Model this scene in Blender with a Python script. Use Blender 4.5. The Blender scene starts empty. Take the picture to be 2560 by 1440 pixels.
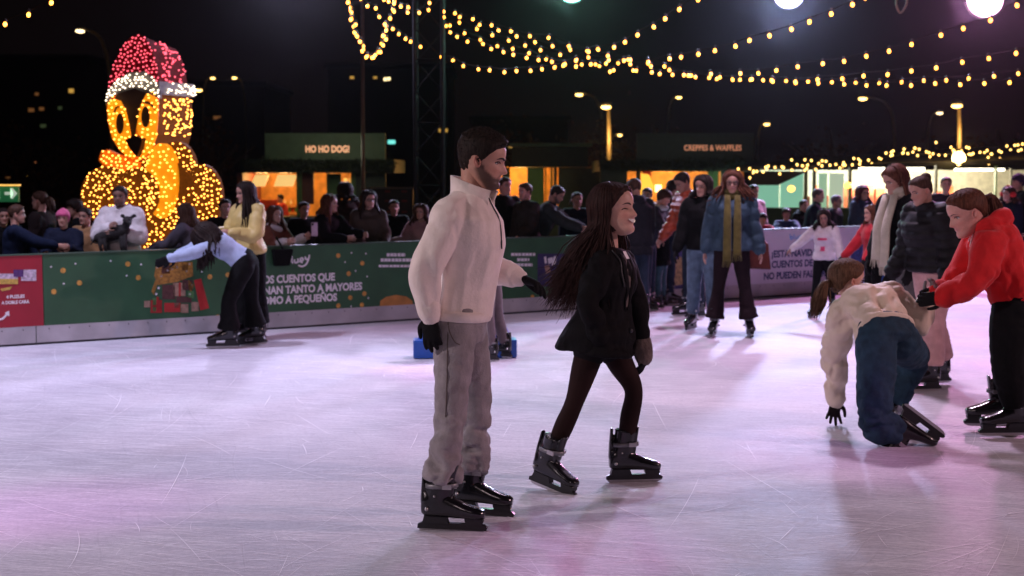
import bpy, bmesh, math, random
import numpy as np
from mathutils import Vector, Matrix, noise
R = math.radians
random.seed(7); rng = np.random.default_rng(7)
SC = bpy.context.scene
COL = SC.collection

# ------------------------------------------------------------------ camera
CAMH, FPX, HOR = 1.65, 3555.0, 440.0
PITCH = math.atan((720 - HOR) / FPX)
cam_d = bpy.data.cameras.new('camera'); cam = bpy.data.objects.new('camera', cam_d); COL.objects.link(cam)
cam.location = (0, 0, CAMH); cam.rotation_euler = (math.pi / 2 - PITCH, 0, 0)
cam_d.sensor_width = 36; cam_d.lens = 36 * FPX / 2560; cam_d.clip_end = 2000; cam_d.clip_start = 0.1
cam_d.dof.use_dof = True; cam_d.dof.focus_distance = 6.9; cam_d.dof.aperture_fstop = 3.3
cam_d.dof.aperture_blades = 0
SC.camera = cam

# ------------------------------------------------------------------ world (night sky) and exposure
W = bpy.data.worlds.new('World'); SC.world = W; W.use_nodes = True
bgn = W.node_tree.nodes['Background']
bgn.inputs[0].default_value = (0.62, 0.36, 0.40, 1); bgn.inputs[1].default_value = 0.0036
SC.view_settings.view_transform = 'Standard'; SC.view_settings.look = 'None'
SC.view_settings.exposure = 0; SC.view_settings.gamma = 1
SC.cycles.max_bounces = 6; SC.cycles.diffuse_bounces = 3; SC.cycles.glossy_bounces = 3; SC.cycles.transmission_bounces = 3
SC.cycles.sample_clamp_indirect = 3.0
SC.cycles.use_denoising = True

# pixel (of the 2560x1440 photograph) -> world point on a ray
_F = np.array((0, math.cos(PITCH), -math.sin(PITCH))); _U = np.array((0, math.sin(PITCH), math.cos(PITCH)))
def ray(px, py): return _F + np.array((1, 0, 0)) * ((px - 1280) / FPX) + _U * ((720 - py) / FPX)
def P(px, py, Y):
    r = ray(px, py); return np.array((0, 0, CAMH)) + r * (Y / r[1])
def G(px, py, z=0.0):
    r = ray(px, py); return np.array((0, 0, CAMH)) + r * ((z - CAMH) / r[2])
def sc_at(Y): return FPX / Y            # pixels per metre

# ------------------------------------------------------------------ rink floodlights, and added spots for colour pools
def spot(loc, aim, col, power, size=115, blend=0.6, rad=0.18):
    d = bpy.data.lights.new('flood_and_pool_spot', 'SPOT'); d.energy = power; d.color = col
    d.spot_size = R(size); d.spot_blend = blend; d.shadow_soft_size = rad
    o = bpy.data.objects.new('flood_and_pool_spot', d); COL.objects.link(o); o.location = loc
    o.rotation_euler = (Vector(aim) - Vector(loc)).to_track_quat('-Z', 'Y').to_euler()
    return o
FLOOD_GREEN = P(1428, -22, 25.5); FLOOD_BLUE = P(1966, -8, 24.5); FLOOD_PINK = P(2452, 8, 23.5); FLOOD_VIOLET = P(735, -60, 24)
spot(FLOOD_GREEN, (0, 13, 0), (0.45, 1.0, 0.80), 1000, rad=.25)
spot(FLOOD_BLUE, (0.5, 11, 0), (0.58, 0.63, 1.0), 4600, rad=.3)
spot(FLOOD_PINK, (1.5, 10, 0), (1.0, 0.42, 0.84), 2500, rad=.3)
spot(FLOOD_VIOLET, (-2, 12, 0), (0.70, 0.66, 1.0), 1800, rad=.3)
spot((-5.2, 12.2, 6.2), (-4.4, 11.2, 0), (0.74, 0.69, 1.0), 2000, 98, .8, .3)        # lamps on the truss over the rink, above the frame
spot((2.6, 13.6, 6.4), (2.4, 12.4, 0), (1.0, 0.72, 1.0), 1500, 98, .8, .3)
spot((10.5, 5.5, 5.2), (1.0, 7.6, 0.4), (1.0, 0.62, 0.68), 1700, 62, 1.0, rad=.25)      # lamp ring on the camera's side of the rink
spot((-9.5, 3.5, 5.2), (0, 7.4, 0.4), (1.0, 0.80, 0.86), 1900, 80, .9, rad=.25)
spot((-2.5, -6.0, 5.6), (0.4, 8, 0.3), (1.0, 0.74, 0.80), 560, rad=.9)
for loc_, aim_, sz_, pw_ in (((-6.5, 4.0, 5.5), (-2.4, 6.9, 0), 13, 520), ((-3.5, 13, 6.0), (-.7, 11.9, 0), 11, 330), ((5.0, 9.0, 6.2), (3.2, 13.2, 0), 13, 520), ((-1.5, 2.0, 5.5), (.25, 6.0, 0), 12, 330), ((4, 3, 5.5), (1.9, 8.3, 0), 12, 360), ((7, 12, 6), (4.6, 12.2, 0), 14, 420)):
    spot(loc_, aim_, (0.95, 0.20, 0.85), pw_ * 1.8, sz_, 1.0, .2)                                  # added unseen spots; their magenta pools stand in for coloured shadows
HAZE = 0.00011

# ------------------------------------------------------------------ materials
_mats = {}
def nodes_of(name):
    m = bpy.data.materials.new(name); m.use_nodes = True
    nt = m.node_tree; return m, nt, nt.nodes['Principled BSDF']
def N(nt, t, **kw):
    n = nt.nodes.new(t)
    for k, v in kw.items():
        if k in n.inputs: n.inputs[k].default_value = v
        else: setattr(n, k, v)
    return n
def ramp(nt, src, stops):
    r = nt.nodes.new('ShaderNodeValToRGB'); nt.links.new(src, r.inputs[0])
    e = r.color_ramp.elements
    while len(e) < len(stops): e.new(0.5)
    for i, (p, c) in enumerate(stops):
        e[i].position = p; e[i].color = c if len(c) == 4 else (*c, 1)
    return r
def mat(name, col, rough=0.7, metal=0.0, var=0.15, scale=12.0, bump=0.0, bscale=60.0, spec=0.5, coat=0.0, sheen=0.0):
    key = (name, col, rough, metal, var, scale, bump, bscale, spec, coat, sheen)
    if key in _mats: return _mats[key]
    m, nt, b = nodes_of(name)
    tc = N(nt, 'ShaderNodeTexCoord')
    nz = N(nt, 'ShaderNodeTexNoise', Scale=scale, Detail=4.0); nt.links.new(tc.outputs['Object'], nz.inputs['Vector'])
    lo = tuple(max(0, c * (1 - var)) for c in col); hi = tuple(min(1, c * (1 + var)) for c in col)
    r = ramp(nt, nz.outputs['Fac'], [(0.3, lo), (0.7, hi)])
    nt.links.new(r.outputs[0], b.inputs['Base Color'])
    b.inputs['Roughness'].default_value = rough; b.inputs['Metallic'].default_value = metal
    b.inputs['Specular IOR Level'].default_value = spec
    b.inputs['Coat Weight'].default_value = coat; b.inputs['Coat Roughness'].default_value = .08
    b.inputs['Sheen Weight'].default_value = sheen
    if bump:
        n2 = N(nt, 'ShaderNodeTexNoise', Scale=bscale, Detail=3.0); nt.links.new(tc.outputs['Object'], n2.inputs['Vector'])
        bp = N(nt, 'ShaderNodeBump', Strength=bump, Distance=0.01)
        nt.links.new(n2.outputs['Fac'], bp.inputs['Height']); nt.links.new(bp.outputs[0], b.inputs['Normal'])
    _mats[key] = m; return m
def cloth(name, col, rough=0.85, bump=0.35, bscale=45.0, var=0.14): return mat(name, col, rough, 0, var, 16, bump, bscale, 0.25 if max(col) > .06 else .10, 0, 0.12 if max(col) > .10 else 0.0)
def emit(name, col, strength, sample=False):
    key = (name, col, strength)
    if key in _mats: return _mats[key]
    m, nt, b = nodes_of(name)
    b.inputs['Base Color'].default_value = (*[min(1, c) for c in col], 1); b.inputs['Roughness'].default_value = .4
    b.inputs['Emission Color'].default_value = (*col, 1); b.inputs['Emission Strength'].default_value = strength
    if not sample: m.cycles.emission_sampling = 'NONE'
    _mats[key] = m; return m

# ------------------------------------------------------------------ objects
def new_obj(name, me, parent=None):
    o = bpy.data.objects.new(name, me); COL.objects.link(o)
    if parent is not None: o.parent = parent
    return o
def make_mesh(name, V, F, mats=None, smooth=True, mi=None):
    me = bpy.data.meshes.new(name)
    me.from_pydata([tuple(map(float, v)) for v in V], [], [tuple(int(i) for i in f) for f in F])
    if mats is not None:
        for m in (mats if isinstance(mats, (list, tuple)) else [mats]): me.materials.append(m)
    if mi is not None: me.polygons.foreach_set('material_index', np.asarray(mi, dtype=np.int32))
    if smooth: me.polygons.foreach_set('use_smooth', np.ones(len(me.polygons), dtype=bool))
    me.update(); return me
def part(name, VF, m, parent, smooth=False, label=None, kind=None):
    """a mesh object under `parent`; V given in world space when the parent has no rotation"""
    V = np.asarray(VF[0], float); off = np.array(origin_of(parent)) if parent is not None else 0
    o = new_obj(name, make_mesh(name, V - off, VF[1], m, smooth), parent)
    if label: o['label'] = label
    if kind: o['kind'] = kind
    return o
def origin_of(o):
    p = Vector((0, 0, 0))
    while o is not None: p += o.location; o = o.parent
    return p
def tag(o, label, cat, group=None):
    o['label'] = label; o['category'] = cat
    if group: o['group'] = group
    return o
def thing(name, label, cat, loc=(0, 0, 0), group=None):
    o = bpy.data.objects.new(name, None); COL.objects.link(o); o.location = tuple(map(float, loc)); o.empty_display_size = .1
    return tag(o, label, cat, group)
def copy_tree(o, parent=None):
    c = o.copy(); COL.objects.link(c); c.parent = parent
    for ch in list(o.children): copy_tree(ch, c)
    return c
def structure(name, VF, m, smooth=False):
    o = new_obj(name, make_mesh(name, VF[0], VF[1], m, smooth)); o['kind'] = 'structure'; return o

# ------------------------------------------------------------------ shapes: every one returns (V, F)
def join(parts):
    V, F, n = [], [], 0
    for v, f in parts:
        v = np.asarray(v, float); V.append(v); F += [tuple(i + n for i in q) for q in f]; n += len(v)
    return (np.vstack(V) if V else np.zeros((0, 3))), F
_BOXF = [(0, 3, 2, 1), (4, 5, 6, 7), (0, 1, 5, 4), (1, 2, 6, 5), (2, 3, 7, 6), (3, 0, 4, 7)]
def box(x0, x1, y0, y1, z0, z1):
    return np.array([(x0, y0, z0), (x1, y0, z0), (x1, y1, z0), (x0, y1, z0), (x0, y0, z1), (x1, y0, z1), (x1, y1, z1), (x0, y1, z1)], float), list(_BOXF)
def catmull(pts, m):
    pts = np.asarray(pts, float)
    if len(pts) < 3: 
        t = np.linspace(0, 1, m + 1)[:, None]; return pts[0] * (1 - t) + pts[-1] * t
    p = np.vstack([2 * pts[0] - pts[1], pts, 2 * pts[-1] - pts[-2]]); out = []
    for i in range(1, len(p) - 2):
        a, b, c, d = p[i - 1], p[i], p[i + 1], p[i + 2]
        for t in np.arange(m) / m:
            out.append(.5 * (2 * b + (c - a) * t + (2 * a - 5 * b + 4 * c - d) * t * t + (3 * b - a - 3 * c + d) * t ** 3))
    out.append(p[-2]); return np.array(out)
def unit(v):
    v = np.asarray(v, float); n = np.linalg.norm(v); return v / n if n > 1e-9 else v
def loft(rings, cap=True):
    n = len(rings[0]); V = np.vstack(rings); F = []
    for i in range(len(rings) - 1):
        for j in range(n):
            k = (j + 1) % n; F.append((i * n + j, i * n + k, (i + 1) * n + k, (i + 1) * n + j))
    if cap:
        V = np.vstack([V, rings[0].mean(0), rings[-1].mean(0)]); a, b = len(V) - 2, len(V) - 1; e = (len(rings) - 1) * n
        for j in range(n):
            k = (j + 1) % n; F.append((a, k, j)); F.append((b, e + j, e + k))
    return V, F
def limb(pts, rad, n=12, m=5, side=None, roundcap=True):
    """tube through pts; rad: per point r or (r_side, r_other); side: preferred direction of r_side"""
    rad = np.array([r if hasattr(r, '__len__') else (r, r) for r in rad], float)
    C = catmull(pts, m); Q = np.maximum(catmull(rad, m), 1e-4)
    T = np.gradient(C, axis=0); T /= np.maximum(np.linalg.norm(T, axis=1), 1e-9)[:, None]
    s = np.asarray(side if side is not None else ((0, 1, 0) if abs(T[0][1]) < .8 else (1, 0, 0)), float)
    A = np.linspace(0, 2 * math.pi, n, endpoint=False); rings = []
    def ring(c, t, q, s):
        a1 = unit(s - t * np.dot(s, t)); a2 = np.cross(t, a1)
        return c + np.outer(np.cos(A) * q[0], a1) + np.outer(np.sin(A) * q[1], a2), a1
    frames = []
    for c, t, q in zip(C, T, Q):
        rg, a1 = ring(c, t, q, s); s = a1; rings.append(rg); frames.append(a1)
    if roundcap:
        r0, r1 = min(Q[0]), min(Q[-1])
        pre = [ring(C[0] - T[0] * r0 * h, T[0], Q[0] * f, frames[0])[0] for h, f in ((.9, .4), (.55, .8))]
        post = [ring(C[-1] + T[-1] * r1 * h, T[-1], Q[-1] * f, frames[-1])[0] for h, f in ((.55, .8), (.9, .4))]
        rings = pre + rings + post
    return loft(rings)
def ellipsoid(c, r, n=12, M=None):
    rings = []
    A = np.linspace(0, 2 * math.pi, n, endpoint=False)
    for u in np.linspace(-math.pi / 2 + .12, math.pi / 2 - .12, max(5, n // 2)):
        rings.append(np.stack([np.cos(A) * math.cos(u) * r[0], np.sin(A) * math.cos(u) * r[1], np.full(n, math.sin(u) * r[2])], 1))
    V, F = loft(rings)
    if M is not None: V = V @ np.asarray(M).T
    return V + np.asarray(c, float), F
def lathe(prof, n=16, c=(0, 0, 0)):
    A = np.linspace(0, 2 * math.pi, n, endpoint=False)
    V, F = loft([np.stack([np.cos(A) * max(r, 1e-4), np.sin(A) * max(r, 1e-4), np.full(n, z)], 1) for r, z in prof])
    return V + np.asarray(c, float), F
def bar(a, b, w, d=None):
    a, b = np.asarray(a, float), np.asarray(b, float); return limb([a, b], [(w, d or w)] * 2, n=6, m=1, roundcap=False)
def prism(poly, o, ax, ay, depth, taper=None):
    """a 2D outline (counter-clockwise) placed at o on axes ax, ay and given depth along ax x ay"""
    o, ax, ay = map(lambda v: np.asarray(v, float), (o, ax, ay)); nrm = np.cross(ax, ay)
    p = np.asarray(poly, float); n = len(p)
    A = o + np.outer(p[:, 0], ax) + np.outer(p[:, 1], ay); B = A + nrm * depth
    if taper: c_ = o + ax * taper[1] + ay * taper[2]; A = c_ + (A - c_) * taper[0]
    bm = bmesh.new(); va = [bm.verts.new(v) for v in A]; f = bm.faces.new(va)
    res = bmesh.ops.triangulate(bm, faces=[f]); bm.verts.index_update()
    tri = [tuple(v.index for v in q.verts) for q in bm.faces]; bm.free()
    F = [tuple(reversed(t)) for t in tri] + [tuple(i + n for i in t) for t in tri]
    F += [(i, (i + 1) % n, (i + 1) % n + n, i + n) for i in range(n)]
    return np.vstack([A, B]), F
_dg = None
def remesh(VF, voxel, smooth=4, factor=.5):
    me = make_mesh('tmp', VF[0], VF[1]); o = bpy.data.objects.new('tmp', me); COL.objects.link(o)
    md = o.modifiers.new('r', 'REMESH'); md.mode = 'VOXEL'; md.voxel_size = voxel; md.adaptivity = 0
    if smooth:
        ms = o.modifiers.new('s', 'SMOOTH'); ms.iterations = smooth; ms.factor = factor
    dg = bpy.context.evaluated_depsgraph_get(); ev = o.evaluated_get(dg); m2 = ev.to_mesh()
    V = np.zeros(len(m2.vertices) * 3); m2.vertices.foreach_get('co', V); V = V.reshape(-1, 3)
    Nn = np.zeros(len(m2.vertices) * 3); m2.vertices.foreach_get('normal', Nn); Nn = Nn.reshape(-1, 3)
    F = [tuple(p.vertices) for p in m2.polygons]
    ev.to_mesh_clear(); bpy.data.objects.remove(o); bpy.data.meshes.remove(me)
    return V, F, Nn
def folds(V, Nn, amp, freq, seed=0, stretch=(1, 1, 1), weight=None):
    off = Vector((seed * 7.31, seed * 3.17, seed * 1.73)); out = np.empty(len(V))
    s = np.array(stretch) * freq
    for i, p in enumerate(V * s):
        q = Vector(p) + off
        w = noise.noise_vector(q * .5) * 1.1
        n_ = noise.noise(q + w); out[i] = n_ * 1.35 + .65 * (1 - 2.6 * math.sqrt(n_ * n_ + .012))
    if weight is not None: out = out * weight
    return V + Nn * (out * amp)[:, None]
# ================================================================== GROUND, ICE, RINK BARRIER
BA, BB = G(0, 868), G(2150, 728)
BU = unit(BB - BA); BN = np.array((BU[1], -BU[0], 0.0))           # along the boards; towards the rink
BL = np.linalg.norm(BB - BA)
def bt(px, py, off=0.0):                                        # pixel -> (metres along the boards, height)
    r = ray(px, py); o = np.array((0, 0, CAMH)); a = BA + BN * off
    q = o + r * (np.dot(a - o, BN) / np.dot(r, BN)); return np.dot(q - BA, BU), q[2]
def bp(t, z, off=0.0): return BA + BU * t + BN * off + np.array((0, 0, z))
T0, T1 = -7.0, 24.0
ztop0, ztop1 = bt(60, 636)[1], bt(2150, 565)[1]
def ztop(t): return ztop0 + (ztop1 - ztop0) * (t / BL)

def ice_material():
    m, nt, b = nodes_of('ice'); L = nt.links.new
    tc = N(nt, 'ShaderNodeTexCoord')
    big = N(nt, 'ShaderNodeTexNoise', Scale=0.55, Detail=5.0, Roughness=.6); L(tc.outputs['Object'], big.inputs['Vector'])
    base = ramp(nt, big.outputs['Fac'], [(0.3, (.36, .35, .41)), (0.7, (.74, .73, .78))])
    fine = N(nt, 'ShaderNodeTexNoise', Scale=38.0, Detail=6.0, Roughness=.75); L(tc.outputs['Object'], fine.inputs['Vector'])
    prev = base.outputs[0]; hsum = None
    for k, (ang, sx, sy, thr, st) in enumerate(((12, .35, 46, .60, .55), (38, .5, 70, .62, .5), (-24, .4, 60, .62, .5), (74, .6, 55, .64, .4), (5, .22, 120, .58, .4), (-58, .5, 80, .64, .4), (8, 3.2, 85, .55, .6), (-14, 4.5, 120, .56, .55), (22, 2.6, 110, .57, .55), (3, 1.2, 60, .58, .5))):
        mp = N(nt, 'ShaderNodeMapping'); mp.inputs['Rotation'].default_value = (0, 0, R(ang)); mp.inputs['Location'].default_value = (k * 3.7, k * 1.9, 0)
        wv = N(nt, 'ShaderNodeTexNoise', Scale=.5, Detail=2.0); L(tc.outputs['Object'], wv.inputs['Vector'])
        vm = N(nt, 'ShaderNodeVectorMath', operation='MULTIPLY_ADD'); L(wv.outputs['Color'], vm.inputs[0]); vm.inputs[1].default_value = (.4, .4, 0); L(tc.outputs['Object'], vm.inputs[2])
        L(vm.outputs[0], mp.inputs['Vector'])
        sc = N(nt, 'ShaderNodeVectorMath', operation='MULTIPLY'); sc.inputs[1].default_value = (sx, sy, 1); L(mp.outputs[0], sc.inputs[0])
        nz = N(nt, 'ShaderNodeTexNoise', Scale=1.0, Detail=1.5, Roughness=.5); L(sc.outputs[0], nz.inputs['Vector'])
        rp = ramp(nt, nz.outputs['Fac'], [(thr, (0, 0, 0)), (thr + .10, (1, 1, 1))])
        mx = N(nt, 'ShaderNodeMix', data_type='RGBA'); mu = N(nt, 'ShaderNodeMath', operation='MULTIPLY'); mu.inputs[1].default_value = st * .8
        L(rp.outputs[0], mu.inputs[0]); L(mu.outputs[0], mx.inputs[0]); L(prev, mx.inputs[6])
        mx.inputs[7].default_value = (.90, .89, .93, 1) if k % 2 == 0 else (.42, .41, .47, 1)
        prev = mx.outputs[2]
        ad = N(nt, 'ShaderNodeMath', operation='ADD'); L(rp.outputs[0], ad.inputs[0])
        if hsum is not None: L(hsum, ad.inputs[1])
        else: ad.inputs[1].default_value = 0
        hsum = ad.outputs[0]
    mf = N(nt, 'ShaderNodeMix', data_type='RGBA', blend_type='MULTIPLY'); mf.inputs[0].default_value = .55
    fr = ramp(nt, fine.outputs['Fac'], [(0.32, (.50, .50, .55)), (0.68, (1.0, 1.0, 1.0))])
    L(prev, mf.inputs[6]); L(fr.outputs[0], mf.inputs[7]); L(mf.outputs[2], b.inputs['Base Color'])
    rr = ramp(nt, big.outputs['Fac'], [(.3, (.50,) * 3), (.7, (.72,) * 3)]); L(rr.outputs[0], b.inputs['Roughness'])
    b.inputs["IOR"].default_value = 1.31; b.inputs["Specular IOR Level"].default_value = .16
    hh = N(nt, 'ShaderNodeMath', operation='MULTIPLY_ADD'); L(fine.outputs['Fac'], hh.inputs[0]); hh.inputs[1].default_value = 1.2; L(hsum, hh.inputs[2])
    bmp = N(nt, 'ShaderNodeBump', Strength=.25, Distance=.004); L(hh.outputs[0], bmp.inputs['Height']); L(bmp.outputs[0], b.inputs['Normal'])
    return m
q = [bp(-30, 0, -.02), bp(45, 0, -.02), bp(45, 0, 45), bp(-30, 0, 45)]
structure('ice', (np.array(q), [(0, 3, 2, 1)]), ice_material())
structure('ground', (np.array([(-400, -200, -.05), (400, -200, -.05), (400, 600, -.05), (-400, 600, -.05)]), [(0, 1, 2, 3)]), mat('pavement', (.045, .042, .04), .8, 0, .3, 3, .3, 40))
# blade scratches cut white into the ice
sv, sf = [], []
for i in range(1700):
    Y = 3.9 + 13 * rng.random() ** 1.5; X = (rng.random() - .5) * Y * .80
    L_ = .12 + 1.3 * rng.random() ** 2.5; th = rng.normal(-.3, .8); cv = rng.normal(0, .16) * (1 + 2 * (rng.random() < .15)); w = .0009 + .0016 * rng.random() ** 3
    pts = []; p = np.array((X, Y)); a = th
    for s in range(8):
        pts.append(p.copy()); p = p + np.array((math.cos(a), math.sin(a))) * L_ / 7; a += cv / 7
    if any(np.dot(np.array((*c, 0)) - BA, BN) < .2 for c in pts): continue
    n0 = len(sv)
    for s, c in enumerate(pts):
        d = pts[min(s + 1, 7)] - pts[max(s - 1, 0)]; nn = np.array((-d[1], d[0])); nn = nn / np.linalg.norm(nn) * w * math.sin(math.pi * (s + .4) / 7.8)
        sv += [(*(c - nn), .0025), (*(c + nn), .0025)]
    sf += [(n0 + 2 * s, n0 + 2 * s + 2, n0 + 2 * s + 3, n0 + 2 * s + 1) for s in range(7)]
o = new_obj('ice_scratches', make_mesh('ice_scratches', sv, sf, mat('scratched_ice', (.90, .89, .93), .6, 0, .05))); o['kind'] = 'stuff'

WHITE_PAINT = mat('white_print', (.86, .82, .86), .5, 0, .05)
def text_mesh(s, bold=.0):
    c = bpy.data.curves.new('t', 'FONT'); c.body = s; c.size = 1; c.offset = bold; c.resolution_u = 3
    o = bpy.data.objects.new('t', c); COL.objects.link(o)
    dg = bpy.context.evaluated_depsgraph_get(); me = o.evaluated_get(dg).to_mesh()
    V = np.array([v.co[:] for v in me.vertices]); F = [tuple(p.vertices) for p in me.polygons]
    o.evaluated_get(dg).to_mesh_clear(); bpy.data.objects.remove(o); bpy.data.curves.remove(c)
    return V, F
def text_on(s, place, cx, cy, w, h, bold=.02):
    """letters of cap height h and width w centred at (cx, cy); place(u, v) -> world"""
    V, F = text_mesh(s, bold); cap = .729
    x0, x1 = V[:, 0].min(), V[:, 0].max()
    u = cx + (V[:, 0] - (x0 + x1) / 2) * (w / (x1 - x0)); v = cy + (V[:, 1] - cap / 2) * (h / cap)
    return np.array([place(a, b) for a, b in zip(u, v)]), F
def on_boards(off): return lambda t, z: bp(t, z, off)

barrier = thing('rink_barrier', 'long low rink boards hung with Christmas banners between skaters and spectators', 'barrier', bp(0, 0))
def bslab(t0, t1, z0, z1, o0, o1, taper=True):
    q = []
    for off in (o0, o1):
        for (t, z) in ((t0, z0), (t1, z0), (t1, z1), (t0, z1)):
            q.append(bp(t, z if not callable(z) else z(t), off))
    V = np.array(q); return V, [(0, 1, 2, 3), (7, 6, 5, 4), (0, 4, 5, 1), (1, 5, 6, 2), (2, 6, 7, 3), (3, 7, 4, 0)]
KZ = .185
part('board', bslab(T0, T1, .0, lambda t: ztop(t) - .012, -.09, -.004), mat('board_core', (.10, .16, .11), .5), barrier)
part('top_rail', bslab(T0, T1, lambda t: ztop(t) - .011, ztop, -.10, .012), mat('rail', (.05, .09, .06), .5), barrier)
kick = mat('kick_plate', (.50, .47, .50), .42, 0, .25, 2.2, .15, 14)
for i, t0 in enumerate(np.arange(T0, T1, 2.45)):
    kp = part('kick_plate', bslab(t0, min(t0 + 2.44, T1), .022, KZ, -.002, .010), kick, barrier)
    sc_ = join([ellipsoid(bp(t0 + .12 + .2 * j, KZ - .03, .011), (.007, .007, .007), 6) for j in range(12)])
    part('screw', sc_, mat('screw_head', (.12, .12, .13), .4, .8), kp)
part('base_seam', bslab(T0, T1, .0, .021, -.003, .006), mat('dark_seam', (.03, .03, .035), .6), barrier)
def ban(px0, px1): return bt(px0, 700)[0], bt(px1, 700)[0]
def banner(t0, t1, m, label):
    return part('banner', bslab(t0, t1, KZ + .002, lambda t: ztop(t) - .013, -.003, .006), m, barrier, label=label)
GREEN = mat('green_banner', (.030, .105, .045), .55, 0, .14, 3, .35, 5)
tr, tg0, tg1 = bt(106, 700)[0], bt(107, 700)[0], bt(1560, 700)[0]
tp0, tp1, tw1 = bt(1640, 700)[0], bt(1742, 700)[0], bt(2345, 700)[0]
red_b = banner(T0, tr, mat('red_banner', (.36, .012, .030), .5, 0, .1, 3), 'red banner section at the end of the boards')
grn_b = banner(tg0 + .004, tg1, GREEN, 'long green Christmas banner with white lettering')
nav_b = banner(tg1 + .004, tp1, mat('navy_banner', (.06, .055, .20), .5, 0, .25, 4), 'dark blue banner section with a gold foot')
wht_b = banner(tp1 + .004, tw1, mat('white_banner', (.66, .63, .72), .5, 0, .06, 3), 'white banner with dark blue lettering')
end_b = banner(tw1 + .004, T1, mat('pale_banner', (.58, .64, .60), .5, 0, .06, 3), 'pale banner section beyond the white one')
def btext(s, cxp, cyp, wpx, hpx, m, parent, bold=.042, name='lettering'):
    t, z = bt(cxp, cyp); ta, tb = bt(cxp - wpx / 2, cyp)[0], bt(cxp + wpx / 2, cyp)[0]; h = bt(cxp, cyp - hpx / 2)[1] - bt(cxp, cyp + hpx / 2)[1]
    # printed lines run level on the boards
    return part(name, text_on(s, on_boards(.0085), t, z, tb - ta, h, bold), m, parent)
btext('LOS CUENTOS QUE', 743, 695, 190, 19, WHITE_PAINT, grn_b)
btext('EMOCIONAN TANTO A MAYORES', 743, 722, 332, 19, WHITE_PAINT, grn_b)
btext('COMO A PEQUEÑOS', 742, 747, 203, 19, WHITE_PAINT, grn_b)
btext('4 PUZLES', 38, 741, 46, 8, WHITE_PAINT, red_b); btext('A DOBLE CARA', 38, 755, 70, 8, WHITE_PAINT, red_b)
NAVYT = mat('navy_print', (.03, .05, .14), .5, 0, .05)
btext('¡ESTA NAVIDAD', 1992, 632, 126, 17, NAVYT, wht_b); btext('LOS CUENTOS DE BLUEY', 1990, 658, 190, 17, NAVYT, wht_b); btext('NO PUEDEN FALTAR!', 1989, 686, 158, 17, NAVYT, wht_b)
def bstroke(pxs, w, m, parent, name='logo'):
    P3 = [bp(*bt(x, y), .0085) for x, y in pxs]
    return limb(P3, [(w, .001)] * len(P3), n=6, m=4, side=(0, 0, 1), roundcap=False)
def blogo(x, y, k, m, parent):                                     # the round hand-written wordmark over each slogan
    st = [[(0, -14), (1, -4), (1, 6)], [(1, 0), (6, -4), (10, 1), (6, 7), (1, 5)], [(15, -13), (15, 0), (18, 5)], [(21, -5), (22, 2), (26, 4), (30, 0), (30, -7)], [(30, -1), (32, 3)],
          [(36, -1), (43, -3), (41, -8), (36, -6), (36, 1), (42, 3)], [(48, -12), (50, -5), (55, -6)], [(59, -16), (56, -4), (50, 8), (40, 13), (31, 10)]]
    vs = []
    for s in st:
        pts = [(x + a * k, y + b * k) for a, b in s]
        P3 = [bp(*bt(a, b), .0085) for a, b in pts]
        vs.append(limb(P3, [(.0016, .011 * k)] * len(P3), n=6, m=4, side=BN, roundcap=False))
    return part('logo', join(vs), m, parent)
blogo(714, 653, 1.0, WHITE_PAINT, grn_b); blogo(1974, 594, .66, mat('blue_print', (.10, .36, .74), .5, 0, .05), wht_b)
def bdot(px, py, r): return prism([(math.cos(a) * r, math.sin(a) * r) for a in np.linspace(0, 6.283, 10)[:-1]], bp(*bt(px, py), .0075), BU, (0, 0, 1), .0015)
gold = mat('gold_print', (.62, .32, .06), .5, 0, .3, 30)
part('bauble', join([bdot(x, y, .027) for x, y in ((157, 676), (198, 707), (319, 660), (345, 694), (134, 729), (524, 692), (569, 687), (845, 639), (905, 658), (871, 684), (875, 744), (904, 762), (910, 734), (653, 776), (845, 764), (543, 793), (1290, 700), (1330, 742), (1400, 735), (430, 668), (1210, 650))]), gold, grn_b)
part('snowflake', join([bdot(x, y, .009) for x, y in ((127, 667), (188, 659), (159, 709), (276, 652), (352, 661), (504, 679), (316, 689), (878, 632), (914, 634), (862, 655), (888, 677), (917, 691), (920, 745), (877, 766), (938, 769), (150, 814), (188, 814), (1380, 770), (1235, 720), (1300, 765))]), WHITE_PAINT, grn_b)
def bpoly(pxs, off=.0075): 
    q = [bt(x, y) for x, y in pxs]; c = q[0]
    return prism([(a - c[0], b - c[1]) for a, b in q][::-1], bp(c[0], c[1], off), BU, (0, 0, 1), .0015)
def brect(x0, x1, y0, y1, off=.0075): return bpoly([(x0, y0), (x1, y0), (x1, y1), (x0, y1)], off)
# pile of printed presents and golden tree
cols = {'g': mat('gold_tree_print', (.36, .17, .03), .55, 0, .5, 40), 'r': mat('red_gift_print', (.26, .02, .03), .5, 0, .3, 30), 'd': mat('dark_gift_print', (.09, .03, .03), .5, 0, .3, 30), 'k': mat('pale_gift_print', (.36, .22, .16), .5, 0, .3, 30), 'R': mat('bright_red_print', (.42, .02, .02), .5), 'w': WHITE_PAINT, 'e': mat('green_gift_print', (.10, .24, .08), .5)}
part('tree_print', bpoly([(391, 655), (480, 655), (482, 690), (440, 705), (395, 712), (385, 690)]), cols['g'], grn_b)
part('gift_print', join([bpoly([(484, 700), (502, 696), (522, 770), (500, 776)]), brect(376, 404, 750, 782), brect(410, 450, 757, 780)]), cols['R'], grn_b)
part('gift_print', join([brect(405, 437, 712, 748), brect(455, 480, 700, 725), brect(440, 478, 742, 756), brect(403, 424, 664, 684), brect(455, 470, 660, 676)]), cols['d'], grn_b)
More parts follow.
